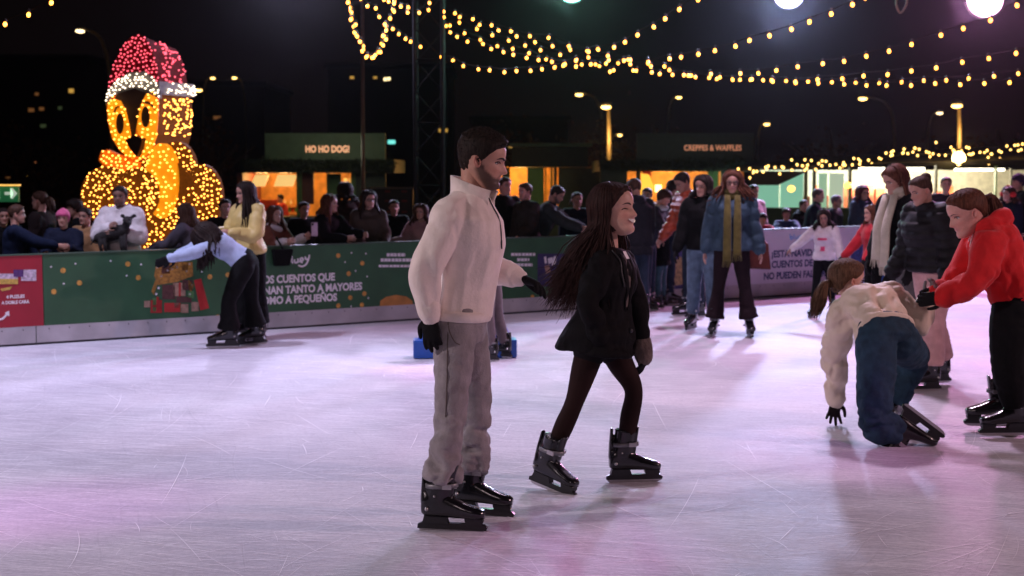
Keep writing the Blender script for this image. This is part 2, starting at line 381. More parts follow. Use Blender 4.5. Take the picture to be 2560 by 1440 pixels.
part('gift_print', join([brect(432, 463, 707, 740), brect(478, 496, 755, 778), brect(452, 470, 760, 782), brect(360, 374, 752, 768), brect(435, 447, 757, 770)]), cols['k'], grn_b)
part('gift_print', join([brect(381, 390, 745, 778), brect(470, 484, 728, 745)]), cols['e'], grn_b)
part('ribbon_print', join([brect(390.5, 396, 742, 781, .0095), brect(377, 403, 763, 767, .0098), brect(446, 451, 706, 741, .0095)]), cols['R'], grn_b)
part('gold_print', join([bpoly([(384, 738), (378, 728), (388, 700), (394, 705)]), bpoly([(470, 700), (484, 712), (478, 730), (470, 722)])]), cols['g'], grn_b)
part('light_print', join([bdot(x, y, .012) for x, y in ((402, 690), (430, 672), (442, 668), (466, 678), (473, 660), (393, 668), (418, 676), (396, 720), (478, 712), (474, 735), (390, 735))]), WHITE_PAINT, grn_b)
part('cushion_print', bpoly([(948, 778), (950, 752), (965, 742), (990, 737), (1015, 741), (1030, 752), (1032, 772)]), mat('orange_print', (.50, .22, .05), .5, 0, .2, 8), grn_b)
# small lines of print too small to read
def bline(x0, x1, y, h): return join([brect(a, min(a + w, x1), y - h / 2, y + h / 2) for a, w in zip(np.arange(x0, x1, 9), [7.6, 8, 6.9] * 20)])
part('print_line', join([bline(966, 1012, 637, 8), bline(951, 1050, 650, 8), bline(946, 1050, 665, 6), bline(1277, 1337, 636, 7), bline(1292, 1322, 649, 7), bline(1283, 1330, 662, 7)]), WHITE_PAINT, grn_b)
bk = part('book_print', brect(1343, 1413, 634, 716), mat('book_purple', (.035, .025, .10), .5, 0, .3, 5), grn_b)
part('print_line', join([bpoly([(1360, 665), (1372, 662), (1375, 680), (1364, 684)], .0095), bpoly([(1376, 690), (1398, 676), (1400, 684), (1386, 700)], .0095), bline(1362, 1396, 706, 3)]), cols['k'], grn_b)
part('logo_print', join([bpoly([(1359, 642), (1364, 641), (1366, 658), (1361, 659)], .0095), bpoly([(1368, 646), (1380, 643), (1382, 656), (1370, 660)], .0095), bpoly([(1383, 641), (1391, 640), (1386, 662), (1378, 664)], .0095)]), WHITE_PAINT, grn_b)
part('gold_foot_print', bpoly([(1652, 720), (1652, 668), (1680, 662), (1700, 640), (1720, 668), (1724, 708)]), mat('pale_gold_print', (.50, .34, .14), .5, 0, .5, 25), nav_b)
part('book_print', brect(2126, 2190, 598, 668), mat('book_blue', (.03, .06, .22), .5, 0, .6, 30), wht_b)
part('puzzle_print', join([brect(-20, 44, 684, 708), brect(52, 90, 674, 702)]), mat('box_print', (.55, .45, .55), .5, 0, .5, 40), red_b)
part('puzzle_print', join([brect(-20, 44, 697, 710, .0092), bpoly([(0, 722), (30, 716), (24, 724), (4, 728)])]), mat('yellow_box_print', (.60, .40, .08), .5, 0, .3, 40), red_b)
part('puzzle_print', join([brect(33, 58, 674, 692, .0092)]), mat('violet_box_print', (.09, .03, .16), .5, 0, .3, 40), red_b)
P3 = [bp(*bt(a, b), .0085) for a, b in ((-8, 800), (6, 796), (16, 786), (21, 779))]
part('arrow_print', join([limb(P3, [(.0016, .011)] * 4, n=6, m=4, side=BN, roundcap=False), bpoly([(12, 781), (22, 777), (23, 790), (20, 790), (19.5, 782), (13, 784)])]), WHITE_PAINT, red_b)

# ================================================================== LIGHT SCULPTURE: big bird in a Santa hat
SA = R(25); SAX = np.array((math.cos(SA), -math.sin(SA), 0)); SN = np.array((-math.sin(SA), -math.cos(SA), 0)); SC0 = P(345, 500, 18.0)
def spt(px, py, off=0):
    r = ray(px, py); o = np.array((0, 0, CAMH)); a = SC0 + SN * off
    return o + r * (np.dot(a - o, SN) / np.dot(r, SN))
def sprism(pxs, front, depth, taper=None):
    q = [spt(x, y, front) for x, y in pxs]; c = q[0] - SN * depth
    pl = [(np.dot(v - q[0], SAX), v[2] - q[0][2]) for v in q]
    a = sum(pl[i][0] * pl[(i + 1) % len(pl)][1] - pl[(i + 1) % len(pl)][0] * pl[i][1] for i in range(len(pl)))
    if a < 0: pl = pl[::-1]; 
    c = (q[0] if a >= 0 else q[0]) - SN * depth
    if taper: taper = (taper[0], np.mean([p[0] for p in pl]) + taper[1], min(p[1] for p in pl))
    return prism(pl, c, SAX, (0, 0, 1), depth, taper)
def ell(cx, cy, rx, ry, n=22): return [(cx + rx * math.cos(a), cy + ry * math.sin(a)) for a in np.linspace(0, 2 * math.pi, n, endpoint=False)]
base = SC0.copy(); base[2] = 0
bird = thing('light_sculpture', 'giant glowing bird light sculpture in a red Santa hat behind the boards', 'light sculpture', base)
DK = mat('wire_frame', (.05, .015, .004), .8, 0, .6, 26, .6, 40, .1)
_b = DK.node_tree.nodes['Principled BSDF']; _b.inputs['Emission Color'].default_value = (1, .25, .02, 1); _b.inputs['Emission Strength'].default_value = .10          # faint own glow stands in for lamp light caught by the wire
YG = emit('lit_amber_fabric', (1.0, .36, .008), .62, True); OG = emit('lit_orange_fabric', (1.0, .22, .006), .20, True)
REDF = mat('red_wire_fabric', (.14, .004, .008), .8, 0, .5, 30, .5, 40, .1); GRYF = mat('white_fabric', (.22, .20, .195), .7, 0, .2, 20); BLK = mat('dark_fabric', (.030, .012, .008), .7)
headP = [(266, 262), (269, 300), (279, 345), (298, 375), (322, 396), (345, 403), (365, 393), (382, 371), (392, 335), (396, 290), (396, 240), (385, 205), (340, 195), (300, 200), (272, 225)]
hatP = [(270, 222), (274, 195), (285, 158), (304, 118), (325, 94), (345, 87), (362, 93), (380, 125), (392, 170), (397, 210), (340, 205)]
brimP = [(264, 262), (266, 232), (290, 201), (325, 181), (360, 178), (385, 196), (398, 226), (398, 246), (384, 229), (345, 218), (308, 222), (284, 237)]
def sp_part(name, pl, front, depth, m): return part(name, sprism(pl, front, depth), m, bird)
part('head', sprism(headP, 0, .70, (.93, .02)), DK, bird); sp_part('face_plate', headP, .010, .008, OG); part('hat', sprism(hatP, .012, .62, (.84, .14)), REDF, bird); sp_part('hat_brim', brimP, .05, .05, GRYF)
part('hat_brim_side', sprism([(397, 203), (397, 236), (398, 236), (398, 203)], .05, .70), GRYF, bird)
sp_part('face_patch', [(300, 222), (345, 216), (378, 226), (352, 260), (340, 300), (338, 335), (333, 345), (325, 338), (322, 300), (312, 268), (285, 247)], .012, .02, BLK)
fp = sp_part('cheek', [(269, 262), (284, 248), (302, 252), (316, 282), (324, 318), (328, 345), (312, 346), (336, 398), (330, 398), (300, 376), (281, 346), (271, 302)], .018, .02, YG)
sp_part('cheek', [(345, 298), (352, 262), (368, 230), (388, 232), (394, 262), (394, 298), (390, 340), (378, 376), (345, 402), (352, 372), (357, 345), (345, 335), (341, 320)], .018, .02, YG)
sp_part('eye', ell(299, 309, 9, 26), .03, .02, BLK); sp_part('eye', ell(363, 292, 10, 26), .03, .02, BLK)
sp_part('brow', [(357, 253), (370, 252), (382, 262), (388, 276), (384, 274), (374, 262), (358, 258)], .03, .015, BLK)
sp_part('brow', [(282, 282), (288, 268), (297, 264), (297, 268), (290, 272), (285, 284)], .03, .015, BLK)
sp_part('beak', [(313, 350), (333, 338), (356, 346), (350, 374), (341, 392), (324, 372)], .09, .09, mat('beak_fabric', (.035, .013, .006), .7))
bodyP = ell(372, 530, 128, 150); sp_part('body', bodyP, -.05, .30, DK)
sp_part('collar', [(246, 400), (252, 380), (268, 374), (290, 384), (320, 402), (350, 405), (345, 428), (300, 436), (262, 420)], -.02, .06, OG)
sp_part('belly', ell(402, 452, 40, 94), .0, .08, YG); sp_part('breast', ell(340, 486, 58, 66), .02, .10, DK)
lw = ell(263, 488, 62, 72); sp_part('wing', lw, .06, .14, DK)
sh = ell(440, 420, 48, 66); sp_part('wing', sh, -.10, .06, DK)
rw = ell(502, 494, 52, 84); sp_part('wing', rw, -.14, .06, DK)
# fairy lights
def inside(pl, x, y):
    c = False; n = len(pl)
    for i in range(n):
        (x0, y0), (x1, y1) = pl[i], pl[(i + 1) % n]
        if (y0 > y) != (y1 > y) and x < (x1 - x0) * (y - y0) / (y1 - y0) + x0: c = not c
    return c
LEDA = emit('amber_led', (1.0, .38, .055), 8.5, True); LEDW = emit('white_led', (1.0, .84, .62), 4.5); LEDR = emit('red_led', (1.0, .10, .15), 3.2)
leds = []
def scatter(pl, front, n, m, dmin, avoid=()):
    xs = [p[0] for p in pl]; ys = [p[1] for p in pl]; got = []
    for _ in range(n * 30):
        if len(got) >= n: break
        x, y = random.uniform(min(xs), max(xs)), random.uniform(min(ys), max(ys))
        if y > 640 or not inside(pl, x, y) or any(inside(a, x, y) for a in avoid) or any((x - a) ** 2 + (y - b) ** 2 < dmin ** 2 for a, b in got): continue
        got.append((x, y)); leds.append((spt(x, y, front + .02), m))
eyes = [ell(299, 309, 12, 30), ell(363, 292, 13, 30), [(313, 350), (333, 338), (356, 346), (350, 374), (341, 392), (324, 372)], [(300, 222), (345, 216), (378, 226), (352, 260), (340, 300), (338, 335), (333, 345), (325, 338), (322, 300), (312, 268), (285, 247)]]
scatter([p for p in hatP], .015, 95, 2, 7.5, [brimP]); scatter(brimP, .055, 60, 1, 5.5); scatter(headP, .03, 80, 0, 8, eyes + [brimP, hatP])
scatter(ell(402, 452, 40, 94), .01, 60, 0, 8, [headP]); scatter([(246, 400), (252, 380), (268, 374), (290, 384), (320, 402), (350, 405), (345, 428), (300, 436), (262, 420)], -.01, 34, 0, 7)
scatter(lw, .065, 100, 0, 7.5); scatter(sh, -.09, 72, 0, 7.5, [headP]); scatter(rw, -.13, 110, 0, 7.5); scatter(bodyP, -.04, 270, 0, 7, [lw, sh]); scatter(ell(340, 486, 58, 66), .03, 66, 0, 7.5)
for pl, y0, y1, m, n, f0 in (([(397, 0)], 240, 344, 0, 95, -.05), ([(397, 0)], 206, 233, 1, 34, .03)):
    for _ in range(n):
        p = spt(398.5, random.uniform(y0, y1), 0) - SN * random.uniform(.06, .64) + SAX * .012; leds.append((p + SAX * (.05 if m == 1 else .004), m))
for _ in range(95):
    i = random.choice(range(6, 10)); (xa, ya), (xb, yb) = hatP[i], hatP[i + 1 if i < 9 else 9]; t = random.random()
    s_ = random.uniform(.06, .95); f_ = spt(xa + (xb - xa) * t + 1, ya + (yb - ya) * t, .01); c_ = spt(337, 222, .01) + SAX * .14; p = c_ + (f_ - c_) * (1 - .16 * s_) - SN * .62 * s_ + SAX * .012 + np.array((0, 0, .008)); leds.append((p, 2))
ico = ellipsoid((0, 0, 0), (.0115, .0115, .0092), 6)
led_me = [make_mesh('fairy_light', ico[0], ico[1], m) for m in (LEDA, LEDW, LEDR)]
random.shuffle(leds)
for p, m in leds[:100]:
    o = new_obj('fairy_light', led_me[m], bird); o.location = tuple(p - base)
V, F, MI = [], [], []
for p, m in leds[100:]:
    n0 = len(V) * len(ico[0]); V.append(ico[0] + p - base); F += [tuple(i + n0 for i in f) for f in ico[1]]; MI += [m] * len(ico[1])
o = new_obj('fairy_lights', make_mesh('fairy_lights', np.vstack(V), F, [LEDA, LEDW, LEDR], True, MI), bird); o['kind'] = 'stuff'

# ================================================================== KIOSKS
def kb(x0, x1, y0, y1, Y, D, gap=0):                                   # box: pixel rectangle of its front at depth Y, D metres deep
    a, b = P(x0, y1, Y), P(x1, y0, Y); return box(a[0], b[0], Y, Y + D, a[2], b[2])
def pl_light(parent_loc, energy, col, r=.2, name='lamp_and_fill_light'):
    d = bpy.data.lights.new(name, 'POINT'); d.energy = energy; d.color = col; d.shadow_soft_size = r
    o = bpy.data.objects.new(name, d); COL.objects.link(o); o.location = tuple(parent_loc); return o
KG = mat('kiosk_green', (.075, .135, .075), .6, 0, .12, 5); KGD = mat('kiosk_dark_green', (.014, .030, .020), .6); KGB = mat('post_green', (.07, .16, .05), .6)
WOOD = mat('orange_wood', (.62, .26, .05), .6, 0, .3, 6); FIR = mat('fir_garland', (.018, .030, .012), .8, 0, .5, 30)
SIGNL = emit('sign_lettering', (1.0, .46, .24), .85)
def garland(x0, x1, y, Y, hpx, n):
    vs = []
    for i in range(n):
        c = P(random.uniform(x0, x1), y + random.gauss(0, hpx * .4), Y) ; c[1] += random.uniform(-.12, .12)
        d = unit(rng.normal(0, 1, 3)); s = unit(np.cross(d, rng.normal(0, 1, 3))); L_ = random.uniform(.06, .16)
        vs.append((np.array([c - s * .014, c + s * .014, c + d * L_]), [(0, 1, 2)]))
    return join(vs)
def letters_on(s, cx, cy, w, h, Y, bold=.03):
    a, b = P(cx - w / 2, cy + h / 2, Y), P(cx + w / 2, cy - h / 2, Y)
    return text_on(s, lambda u, v: np.array((u, Y, v)), (a[0] + b[0]) / 2, (a[2] + b[2]) / 2, b[0] - a[0], b[2] - a[2], bold)
def kroot(px, Y, name, label):
    p = P(px, 600, Y); p[2] = 0; return thing(name, label, 'kiosk', p)
def to_ground(vf): 
    V = vf[0].copy(); V[V[:, 2] < V[:, 2].mean(), 2] = -.05; return V, vf[1]
# --- hot dog hut
Yk = 30.0; k1 = kroot(790, Yk, 'food_kiosk', 'green food hut with orange glowing counter and HO HO DOG! sign')
sg = part('sign_board', kb(663, 963, 333, 399, Yk - .55, .12), KG, k1)
part('lettering', letters_on('HO HO DOG!', 818.5, 372, 109, 17, Yk - .56, .035), SIGNL, sg)
part('roof', kb(600, 985, 398, 432, Yk - .45, 3.0), KGD, k1)
part('garland', garland(612, 985, 414, Yk - .62, 16, 2600), FIR, k1)
part('back_wall', to_ground(kb(600, 900, 432, 600, Yk + 2.2, .1)), WOOD, k1); part('side_wall', to_ground(kb(596, 606, 432, 640, Yk, 2.3)), mat('side_red', (.22, .05, .03), .6), k1)
part('side_wall', to_ground(kb(884, 964, 432, 640, Yk, .1)), KGD, k1); part('counter', to_ground(kb(606, 884, 541, 640, Yk - .1, .5)), KGD, k1)
part('counter_front', to_ground(kb(620, 690, 500, 560, Yk + .9, .3)), mat('red_panel', (.42, .04, .02), .5), k1)
for x in (748, 884): part('post', to_ground(kb(x - 5, x + 5, 432, 640, Yk - .02, .1)), KGB, k1)
part('door_panel', to_ground(kb(818, 852, 434, 640, Yk + .3, .06)), mat('door_green', (.05, .14, .05), .6), k1)
part('menu_board', kb(752, 784, 432, 510, Yk + .2, .04), mat('menu_red', (.12, .02, .02), .5), k1)
MB = emit('lit_menu', (1.0, .62, .20), .9, True)
for (a, b, c, d) in ((624, 638, 672, 440), (684, 694, 742, 440)):
    q = [P(x, y, Yk + .35) for x, y in ((a, 466), (c - 10, 466), (c, 437), (b, 437))]; 
    part('menu_screen', (np.array(q + [v + np.array((0, .05, 0)) for v in q]), [(3, 2, 1, 0), (4, 5, 6, 7), (0, 1, 5, 4), (1, 2, 6, 5), (2, 3, 7, 6), (3, 0, 4, 7)]), MB, k1)
for x in (650, 712): part('ceiling_lamp', kb(x - 12, x + 12, 424, 433, Yk + .6, .3), emit('lamp_warm', (1, .6, .2), 5, True), k1)
part('shelf', join([kb(680, 745, 512, 518, Yk + 1.9, .3), kb(690, 745, 530, 536, Yk + 1.9, .3)]), mat('shelf_wood', (.5, .2, .05), .6), k1)
pl_light(P(810, 372, Yk - 2.6), 26, (.9, .85, .6)); pl_light(P(690, 440, Yk + 1.2), 60, (1, .55, .16)); pl_light(P(830, 445, Yk + 1.4), 26, (1, .55, .16))  # first light is unseen, added in front to brighten the sign board
for j in range(16):
    x = 682 + j * 4.1 + random.random() * 2; y0 = 511.5 if j % 2 else 529.5
    part('bottle', lathe([(.02, 0), (.022, .01), (.022, .07), (.008, .10), (.008, .125)], 8, P(x, y0, Yk + 1.98)), mat('bottle_' + ('red', 'amber', 'green', 'pale')[j % 4], ((.4, .03, .02), (.5, .25, .03), (.05, .18, .05), (.6, .55, .4))[j % 4], .3), k1, True)
for x in (860, 872): part('hanging_sign', kb(x, x + 9, 446, 492, Yk + 1.6, .03), mat('cream_sign', (.6, .5, .3), .6), k1)
# --- hut in the middle, behind the two skaters
k2 = kroot(1350, 32, 'food_kiosk', 'dark green hut with yellow lit doorways between the truss mast and the waffle hut')
part('roof', kb(1270, 1480, 358, 366, 31.4, 3), KG, k2); part('fascia', kb(1280, 1470, 367, 418, 31.8, 2.6), KGD, k2)
part('back_wall', to_ground(kb(1215, 1500, 418, 600, 34, .1)), WOOD, k2)
for x0, x1 in ((1255, 1275), (1318, 1360), (1384, 1392), (1396, 1500)): part('wall_panel', to_ground(kb(x0, x1, 419, 640, 32, .1)), KGB if x0 == 1318 else KGD, k2)
part('window_frame', join([kb(1362, 1366, 419, 520, 31.98, .06), kb(1376, 1382, 419, 520, 31.98, .06)]), mat('frame_yellow', (.5, .3, .05), .6), k2)
part('counter', to_ground(kb(1220, 1500, 520, 640, 31.9, .5)), KGD, k2)
pl_light(P(1300, 440, 33), 70, (1, .55, .14)); pl_light(P(1235, 440, 33), 45, (1, .45, .12))
# --- waffle hut
Yw = 29.0; k3 = kroot(1720, Yw, 'food_kiosk', 'dark green hut with CREPPES & WAFFLES sign and amber lit interior')
sg = part('sign_board', kb(1592, 1886, 333, 402, Yw - .5, .12), KGD, k3)
part('lettering', letters_on('CREPPES & WAFFLES', 1782, 369, 144, 14, Yw - .51, .03), emit('dim_lettering', (1.0, .40, .22), .38), sg)
part('roof', kb(1500, 1900, 400, 428, Yw - .4, 3), KGD, k3); part('garland', garland(1500, 1890, 412, Yw - .55, 14, 2600), FIR, k3)
part('back_wall', to_ground(kb(1540, 1860, 418, 600, Yw + 2.2, .1)), WOOD, k3)
for x0, x1 in ((1500, 1568), (1590, 1601), (1768, 1796), (1800, 1840)): part('wall_panel', to_ground(kb(x0, x1, 428, 640, Yw, .1)), KGD if x0 != 1768 else KGB, k3)
part('counter', to_ground(kb(1568, 1800, 505, 640, Yw - .1, .5)), KGD, k3)
part('menu_print', bslab(0, 0, 0, 0, 0, 0) if False else join([kb(1606, 1628, 424, 440, Yw + .3, .04), kb(1612, 1626, 455, 470, Yw + .3, .04)]), mat('red_sign', (.5, .04, .02), .5), k3)
part('lit_panel', prism([(0, 0), (.22, 0), (.26, .28), (.16, .52), (0, .55)], P(1602, 500, Yw + .25), (1, 0, 0), (0, 0, 1), .04), emit('lit_yellow_panel', (1, .52, .05), 1.3, True), k3)
part('ceiling_lamp', kb(1640, 1654, 462, 480, Yw + .8, .2), emit('lamp_warm', (1, .6, .2), 5, True), k3)
pl_light(P(1740, 372, Yw - 2.6), 6.5, (.8, .9, .7)); pl_light(P(1660, 440, Yw + 1.4), 62, (1, .52, .12)); pl_light(P(1740, 450, Yw + 1.2), 22, (1, .55, .14))  # first of these is an added, unseen light that lifts the dark sign
# --- long bright tent on the right
Yt = 27.0; k4 = kroot(2200, Yt, 'market_tent', 'long market tent with bright white and mint interior and fairy lit eaves')
part('roof', (np.array([P(1840, 425, Yt), P(2700, 405, Yt - 1), P(2700, 352, Yt + 2), P(1880, 405, Yt + 2), P(1840, 418, Yt), P(2700, 396, Yt - 1)]), [(0, 1, 5, 4), (4, 5, 2, 3)]), mat('tent_roof', (.012, .011, .010), .7), k4)
part('back_wall', to_ground(kb(1885, 2640, 425, 600, Yt + 3.2, .1)), mat('tent_back', (.80, .80, .70), .6), k4)
for x0, x1, c in ((1888, 1948, (.30, .72, .52)), (1950, 2009, (.32, .74, .54)), (2044, 2068, (.42, .70, .48)), (2071, 2110, (.62, .78, .60))):
    part('side_panel', to_ground(kb(x0, x1, 433, 600, Yt + .8, .05)), emit('glow_mint_panel', tuple(v * .9 for v in c), .62), k4)  # panels given their own glow in place of tent light passing through
for x in (2015, 2036, 2125, 2340, 2488, 2527): part('post', to_ground(kb(x - 5, x + 5, 412, 640, Yt, .12)), mat('tent_post', (.12, .13, .07), .6), k4)
part('post', to_ground(kb(2484, 2494, 414, 640, Yt - .3, .1)), mat('mint_post', (.35, .6, .4), .5), k4)
part('counter', to_ground(kb(1895, 2640, 520, 640, Yt - .2, .6)), mat('counter_green', (.03, .08, .03), .6), k4)
part('goods', join([kb(x, x + random.uniform(12, 26), random.uniform(462, 492), 520, Yt + 1.6 + random.random() * .5, .25) for x in range(2010, 2480, 30)]), mat('goods_red', (.55, .12, .05), .6, 0, .9, 3), k4)
part('dark_awning', kb(2342, 2700, 404, 421, Yt - .2, .1), mat('awning', (.03, .035, .015), .6), k4)
part('awning_slope', (np.array([P(1875, 463, Yt - .1), P(1945, 463, Yt - .1), P(2020, 428, Yt - .1), P(1875, 428, Yt - .1)]), [(0, 1, 2, 3)]), mat('tent_roof', (.012, .011, .010), .7), k4)
for x, y, r in ((2397, 396, .13),): 
    part('flood_lamp', ellipsoid(P(x, y, Yt - .6), (r, .09, r), 14), emit('tent_flood', (1, .66, .22), 14, True), k4)
for x, y in ((1978, 472), (2119, 463)): part('wall_lamp', ellipsoid(P(x, y, Yt - .1), (.075, .06, .065), 10), emit('tent_wall_lamp', (1, .50, .08), 4, True), k4)
for i, x in enumerate((2150, 2250, 2390, 2450)): part('tube_lamp', kb(x, x + 62, 419, 427, Yt + 1.5, .1), emit('tube_lamp', (1, .9, .72), 6, True), k4)
for x, e, c in ((1955, 55, (.75, 1, .85)), (2080, 50, (1, .95, .75)), (2200, 105, (1, .88, .66)), (2330, 90, (1, .84, .56)), (2440, 46, (1, .80, .45))): pl_light(P(x, 450, Yt + 1.7), e, c)
pl_light(P(2397, 396, Yt - 1.0), 16, (1, .66, .24), .1)
# fairy lights along the eaves
eave = thing('fairy_light_chain', 'chain of tiny warm fairy lights along the eaves of the market tent', 'fairy lights', P(1840, 424, Yt - .3))
bulb_w = emit('fairy_bulb', (1, .56, .14), 5)
ev = ellipsoid((0, 0, 0), (.021, .021, .024), 6); eme = make_mesh('fairy_bulb', ev[0], ev[1], bulb_w)
epts = []
for i in range(96):
    x = 1845 + 715 * (i / 95) ** .95; yb = np.interp(x, [1845, 1920, 2000, 2120, 2200, 2260, 2330, 2450, 2560], [428, 420, 415, 412, 395, 378, 376, 388, 372])
    epts.append(P(x + random.gauss(0, 8), yb + random.gauss(0, 9), Yt - .35 + random.uniform(-.15, .1)))
part('cable', limb([P(1845, 426, Yt - .3), P(2100, 414, Yt - .3), P(2250, 388, Yt - .3), P(2450, 384, Yt - .3), P(2570, 372, Yt - .3)], [.008] * 5, n=5), mat('cable', (.02, .02, .02), .6), eave)
for p in epts:
    o = new_obj('bulb', eme, eave); o.location = tuple(p - np.array(eave.location))
# speaker wall beside the mast
k5 = thing('flight_case_wall', 'dark wall of black crates with faint red marks beside the truss mast', 'crates', P(990, 600, 27) * np.array((1, 1, 0)))
part('body', to_ground(kb(905, 1032, 472, 640, 27, 1.0)), mat('black_case', (.014, .011, .011), .6), k5)
part('mark', join([kb(x, x + 14, y, y + 5, 26.99, .008) for x in (922, 962, 1004) for y in (476, 500, 527, 552)]), mat('red_mark', (.16, .015, .015), .6), k5)
part('rail', kb(900, 1036, 468, 471, 26.9, .2), mat('case_rail', (.08, .06, .05), .5), k5)
# green emergency exit sign
ex = thing('exit_sign', 'green emergency exit sign with white arrow behind the left end of the boards', 'exit sign', P(10, 484, 17))
part('panel', kb(-45, 45, 466, 505, 17, .05), emit('exit_green', (.02, .16, .06), .35), ex)
part('arrow', prism([(0, .03), (.10, .03), (.07, .075), (.095, .075), (.15, .012), (.095, -.05), (.07, -.05), (.10, -.006), (0, -.006)], P(12, 486, 16.985), (1, 0, 0), (0, 0, 1), .006), emit('exit_white', (.6, .75, .62), .55), ex)
part('pictogram', join([prism([(0, 0), (.09, 0), (.09, .13), (0, .13)], P(-20, 498, 16.985), (1, 0, 0), (0, 0, 1), .006)]), emit('exit_white', (.6, .75, .62), .55), ex)
part('lamp_bar', kb(-45, 45, 461, 465, 16.95, .1), emit('exit_lamp', (1, .55, .12), 1.2), ex)
part('post', to_ground(kb(-20, -16, 506, 640, 17, .05)), KGD, ex)

# ================================================================== MAST, POLES, STREET LAMPS
STEEL = mat('dark_steel', (.022, .019, .023), .85, 0, .1, 12, 0, 60, .1)
p0 = P(1075, 500, 23); p0[2] = 0
mast = thing('truss_mast', 'tall dark lattice truss mast behind the man in the cream sweater', 'truss mast', p0)
Xl, Xr = P(1040, 440, 23)[0], P(1108, 440, 23)[0]; wd = Xr - Xl; cs = [(Xl, 22.8), (Xr, 22.8), (Xr, 22.8 + wd), (Xl, 22.8 + wd)]
part('chord', join([limb([(x, y, 0), (x, y, 6.6)], [.027, .027], n=8, m=1, roundcap=False) for x, y in cs]), STEEL, mast, True)
br = []
for i in range(4):
    (xa, ya), (xb, yb) = cs[i], cs[(i + 1) % 4]
    for j, z in enumerate(np.arange(0, 6.4, .5)):
        br.append(bar((xa, ya, z), (xb, yb, z + .5) if j % 2 == 0 else (xb, yb, z), .010)) ; br.append(bar((xb, yb, z), (xa, ya, z + .5), .010) if j % 2 else bar((xa, ya, z + .5), (xb, yb, z + .5), .010))
part('brace', join(br), STEEL, mast, True)
part('base_plate', box(Xl - .15, Xr + .15, 22.65, 22.95 + wd, -.05, .03), STEEL, mast)
pole = thing('flag_pole', 'thin bare pole beside the looped lights left of the mast', 'pole', (P(908, 500, 26)[0], 26, 0))
part('shaft', limb([(P(908, 500, 26)[0], 26, -.05), (P(906, 0, 26)[0], 26, 6.4)], [.035, .03], n=8), mat('pole_brown', (.16, .08, .06), .5), pole); part('foot', lathe([(.12, -.05), (.12, .02), (.05, .05)], 10, (P(908, 500, 26)[0], 26, 0)), STEEL, pole)
LAMPE = emit('street_lamp_glass', (1.0, .60, .16), 7); LAMPC = emit('street_lamp_pale', (1.0, .72, .38), 4)
def street_lamp(px, py, Y, label, w=.35, tilt=0., lean=0.0, arm=1.2, side=1, m=LAMPE, lit=False):
    h = P(px, py, Y); xb = h[0] + side * arm; t = thing('street_lamp', label, 'street lamp', (xb, Y, 0), 'street lamps glowing in the dark beyond the stalls')
    part('pole', limb([(xb, Y, -.05), (xb, Y, h[2] * .7), (xb - side * arm * .25, Y, h[2] * .95), (h[0] + side * w * .5, Y, h[2] + .12)], [.08, .07, .05, .04], n=8, m=6), mat('lamp_pole', (.13, .10, .06), .5), t, True)
    part('housing', ellipsoid(h + np.array((0, 0, .10)), (w * 1.15, .25, .10), 12), mat('lamp_housing', (.05, .05, .05), .5), t, True)
    part('lens', ellipsoid(h, (w, .22, w * .42), 14), m, t, True)
    if lit: pl_light((h[0], Y - .5, h[2] - .9), 130, (1, .55, .15), .2)
street_lamp(1515, 268, 42, 'street lamp with glowing pole above the roof left of the waffle sign', .15, side=1, arm=.10, lit=True)
street_lamp(2392, 265, 42, 'street lamp with glowing pole above the market tent, near the right edge', .15, side=1, arm=.10, lit=True)
street_lamp(1448, 237, 60, 'dim street lamp high above the middle hut, left of the brighter one', .16, side=1, arm=1.0)
street_lamp(200, 78, 45, 'lone street lamp high up left of the red Santa hat', .13, side=1, arm=.9, m=LAMPC)
street_lamp(1697, 244, 80, 'tiny far street lamp above the waffle sign', .16, side=-1, arm=.6)
street_lamp(2157, 247, 62, 'street lamp under the lowest lights, left of the paired lamps on the right', .18, side=1, arm=1.4)
street_lamp(2349, 283, 75, 'small pale street lamp beside the bright one over the market tent', .17, side=-1, arm=.6, m=LAMPC)
street_lamp(1548, 338, 70, 'small low lamp just over the left end of the waffle sign', .14, side=-1, arm=.5)
street_lamp(1917, 311, 75, 'small lone lamp over the right end of the waffle sign', .16, side=-1, arm=.5)
street_lamp(497, 226, 70, 'street lamp to the right of the Santa hat brim', .16, side=-1, arm=.7)
street_lamp(532, 196, 95, 'far lamp pair, left one, above the dark trees', .15, side=-1, arm=.7)
street_lamp(586, 195, 95, 'far lamp pair, right one, above the dark trees', .15, side=1, arm=.7)
street_lamp(92, 406, 60, 'very faint little lamp low down left of the bird sculpture', .07, side=-1, arm=.9, m=emit('faint_lamp', (.6, .2, .08), .5))
# ================================================================== FLOODLIGHTS
def floodlight(c, label, col, st, r, aim=(0, 10, 0)):
    t = thing('floodlight', label, 'floodlight', c, 'coloured floodlights over the far side of the rink')
    d = unit(np.array(aim) - c); s = unit(np.cross(d, (0, 0, 1))); u = np.cross(s, d); M = np.stack([s, u, d], 1)
    def lo(vf): return vf[0] @ M.T + c - d * .34, vf[1]
    part('housing', lo(lathe([(.09, -.30), (.14, -.24), (r * 1.0, -.06), (r * 1.04, .05), (r * 1.06, .05), (r * 1.05, .06), (r * 1.01, .05), (r * .97, -.03)], 24)), mat('flood_reflector', tuple(.004 + .03 * c for c in col), .55, 0, .05), t, True)
    part('lens', lo(lathe([(.001, .05), (r * .6, .05), (r * .95, .0), (r * .9, -.04)], 24)), emit('flood_' + label.split()[0], col, st, True), t, True)
    part('bracket', join([limb([c - d * .55, c - d * .5 + np.array((0, 0, .6))], [.025, .025], n=6)]), STEEL, t)
    return t
floodlight(FLOOD_GREEN, 'green floodlight at the top edge above the sagging light strings', (.30, 1.0, .80), 12, .27)
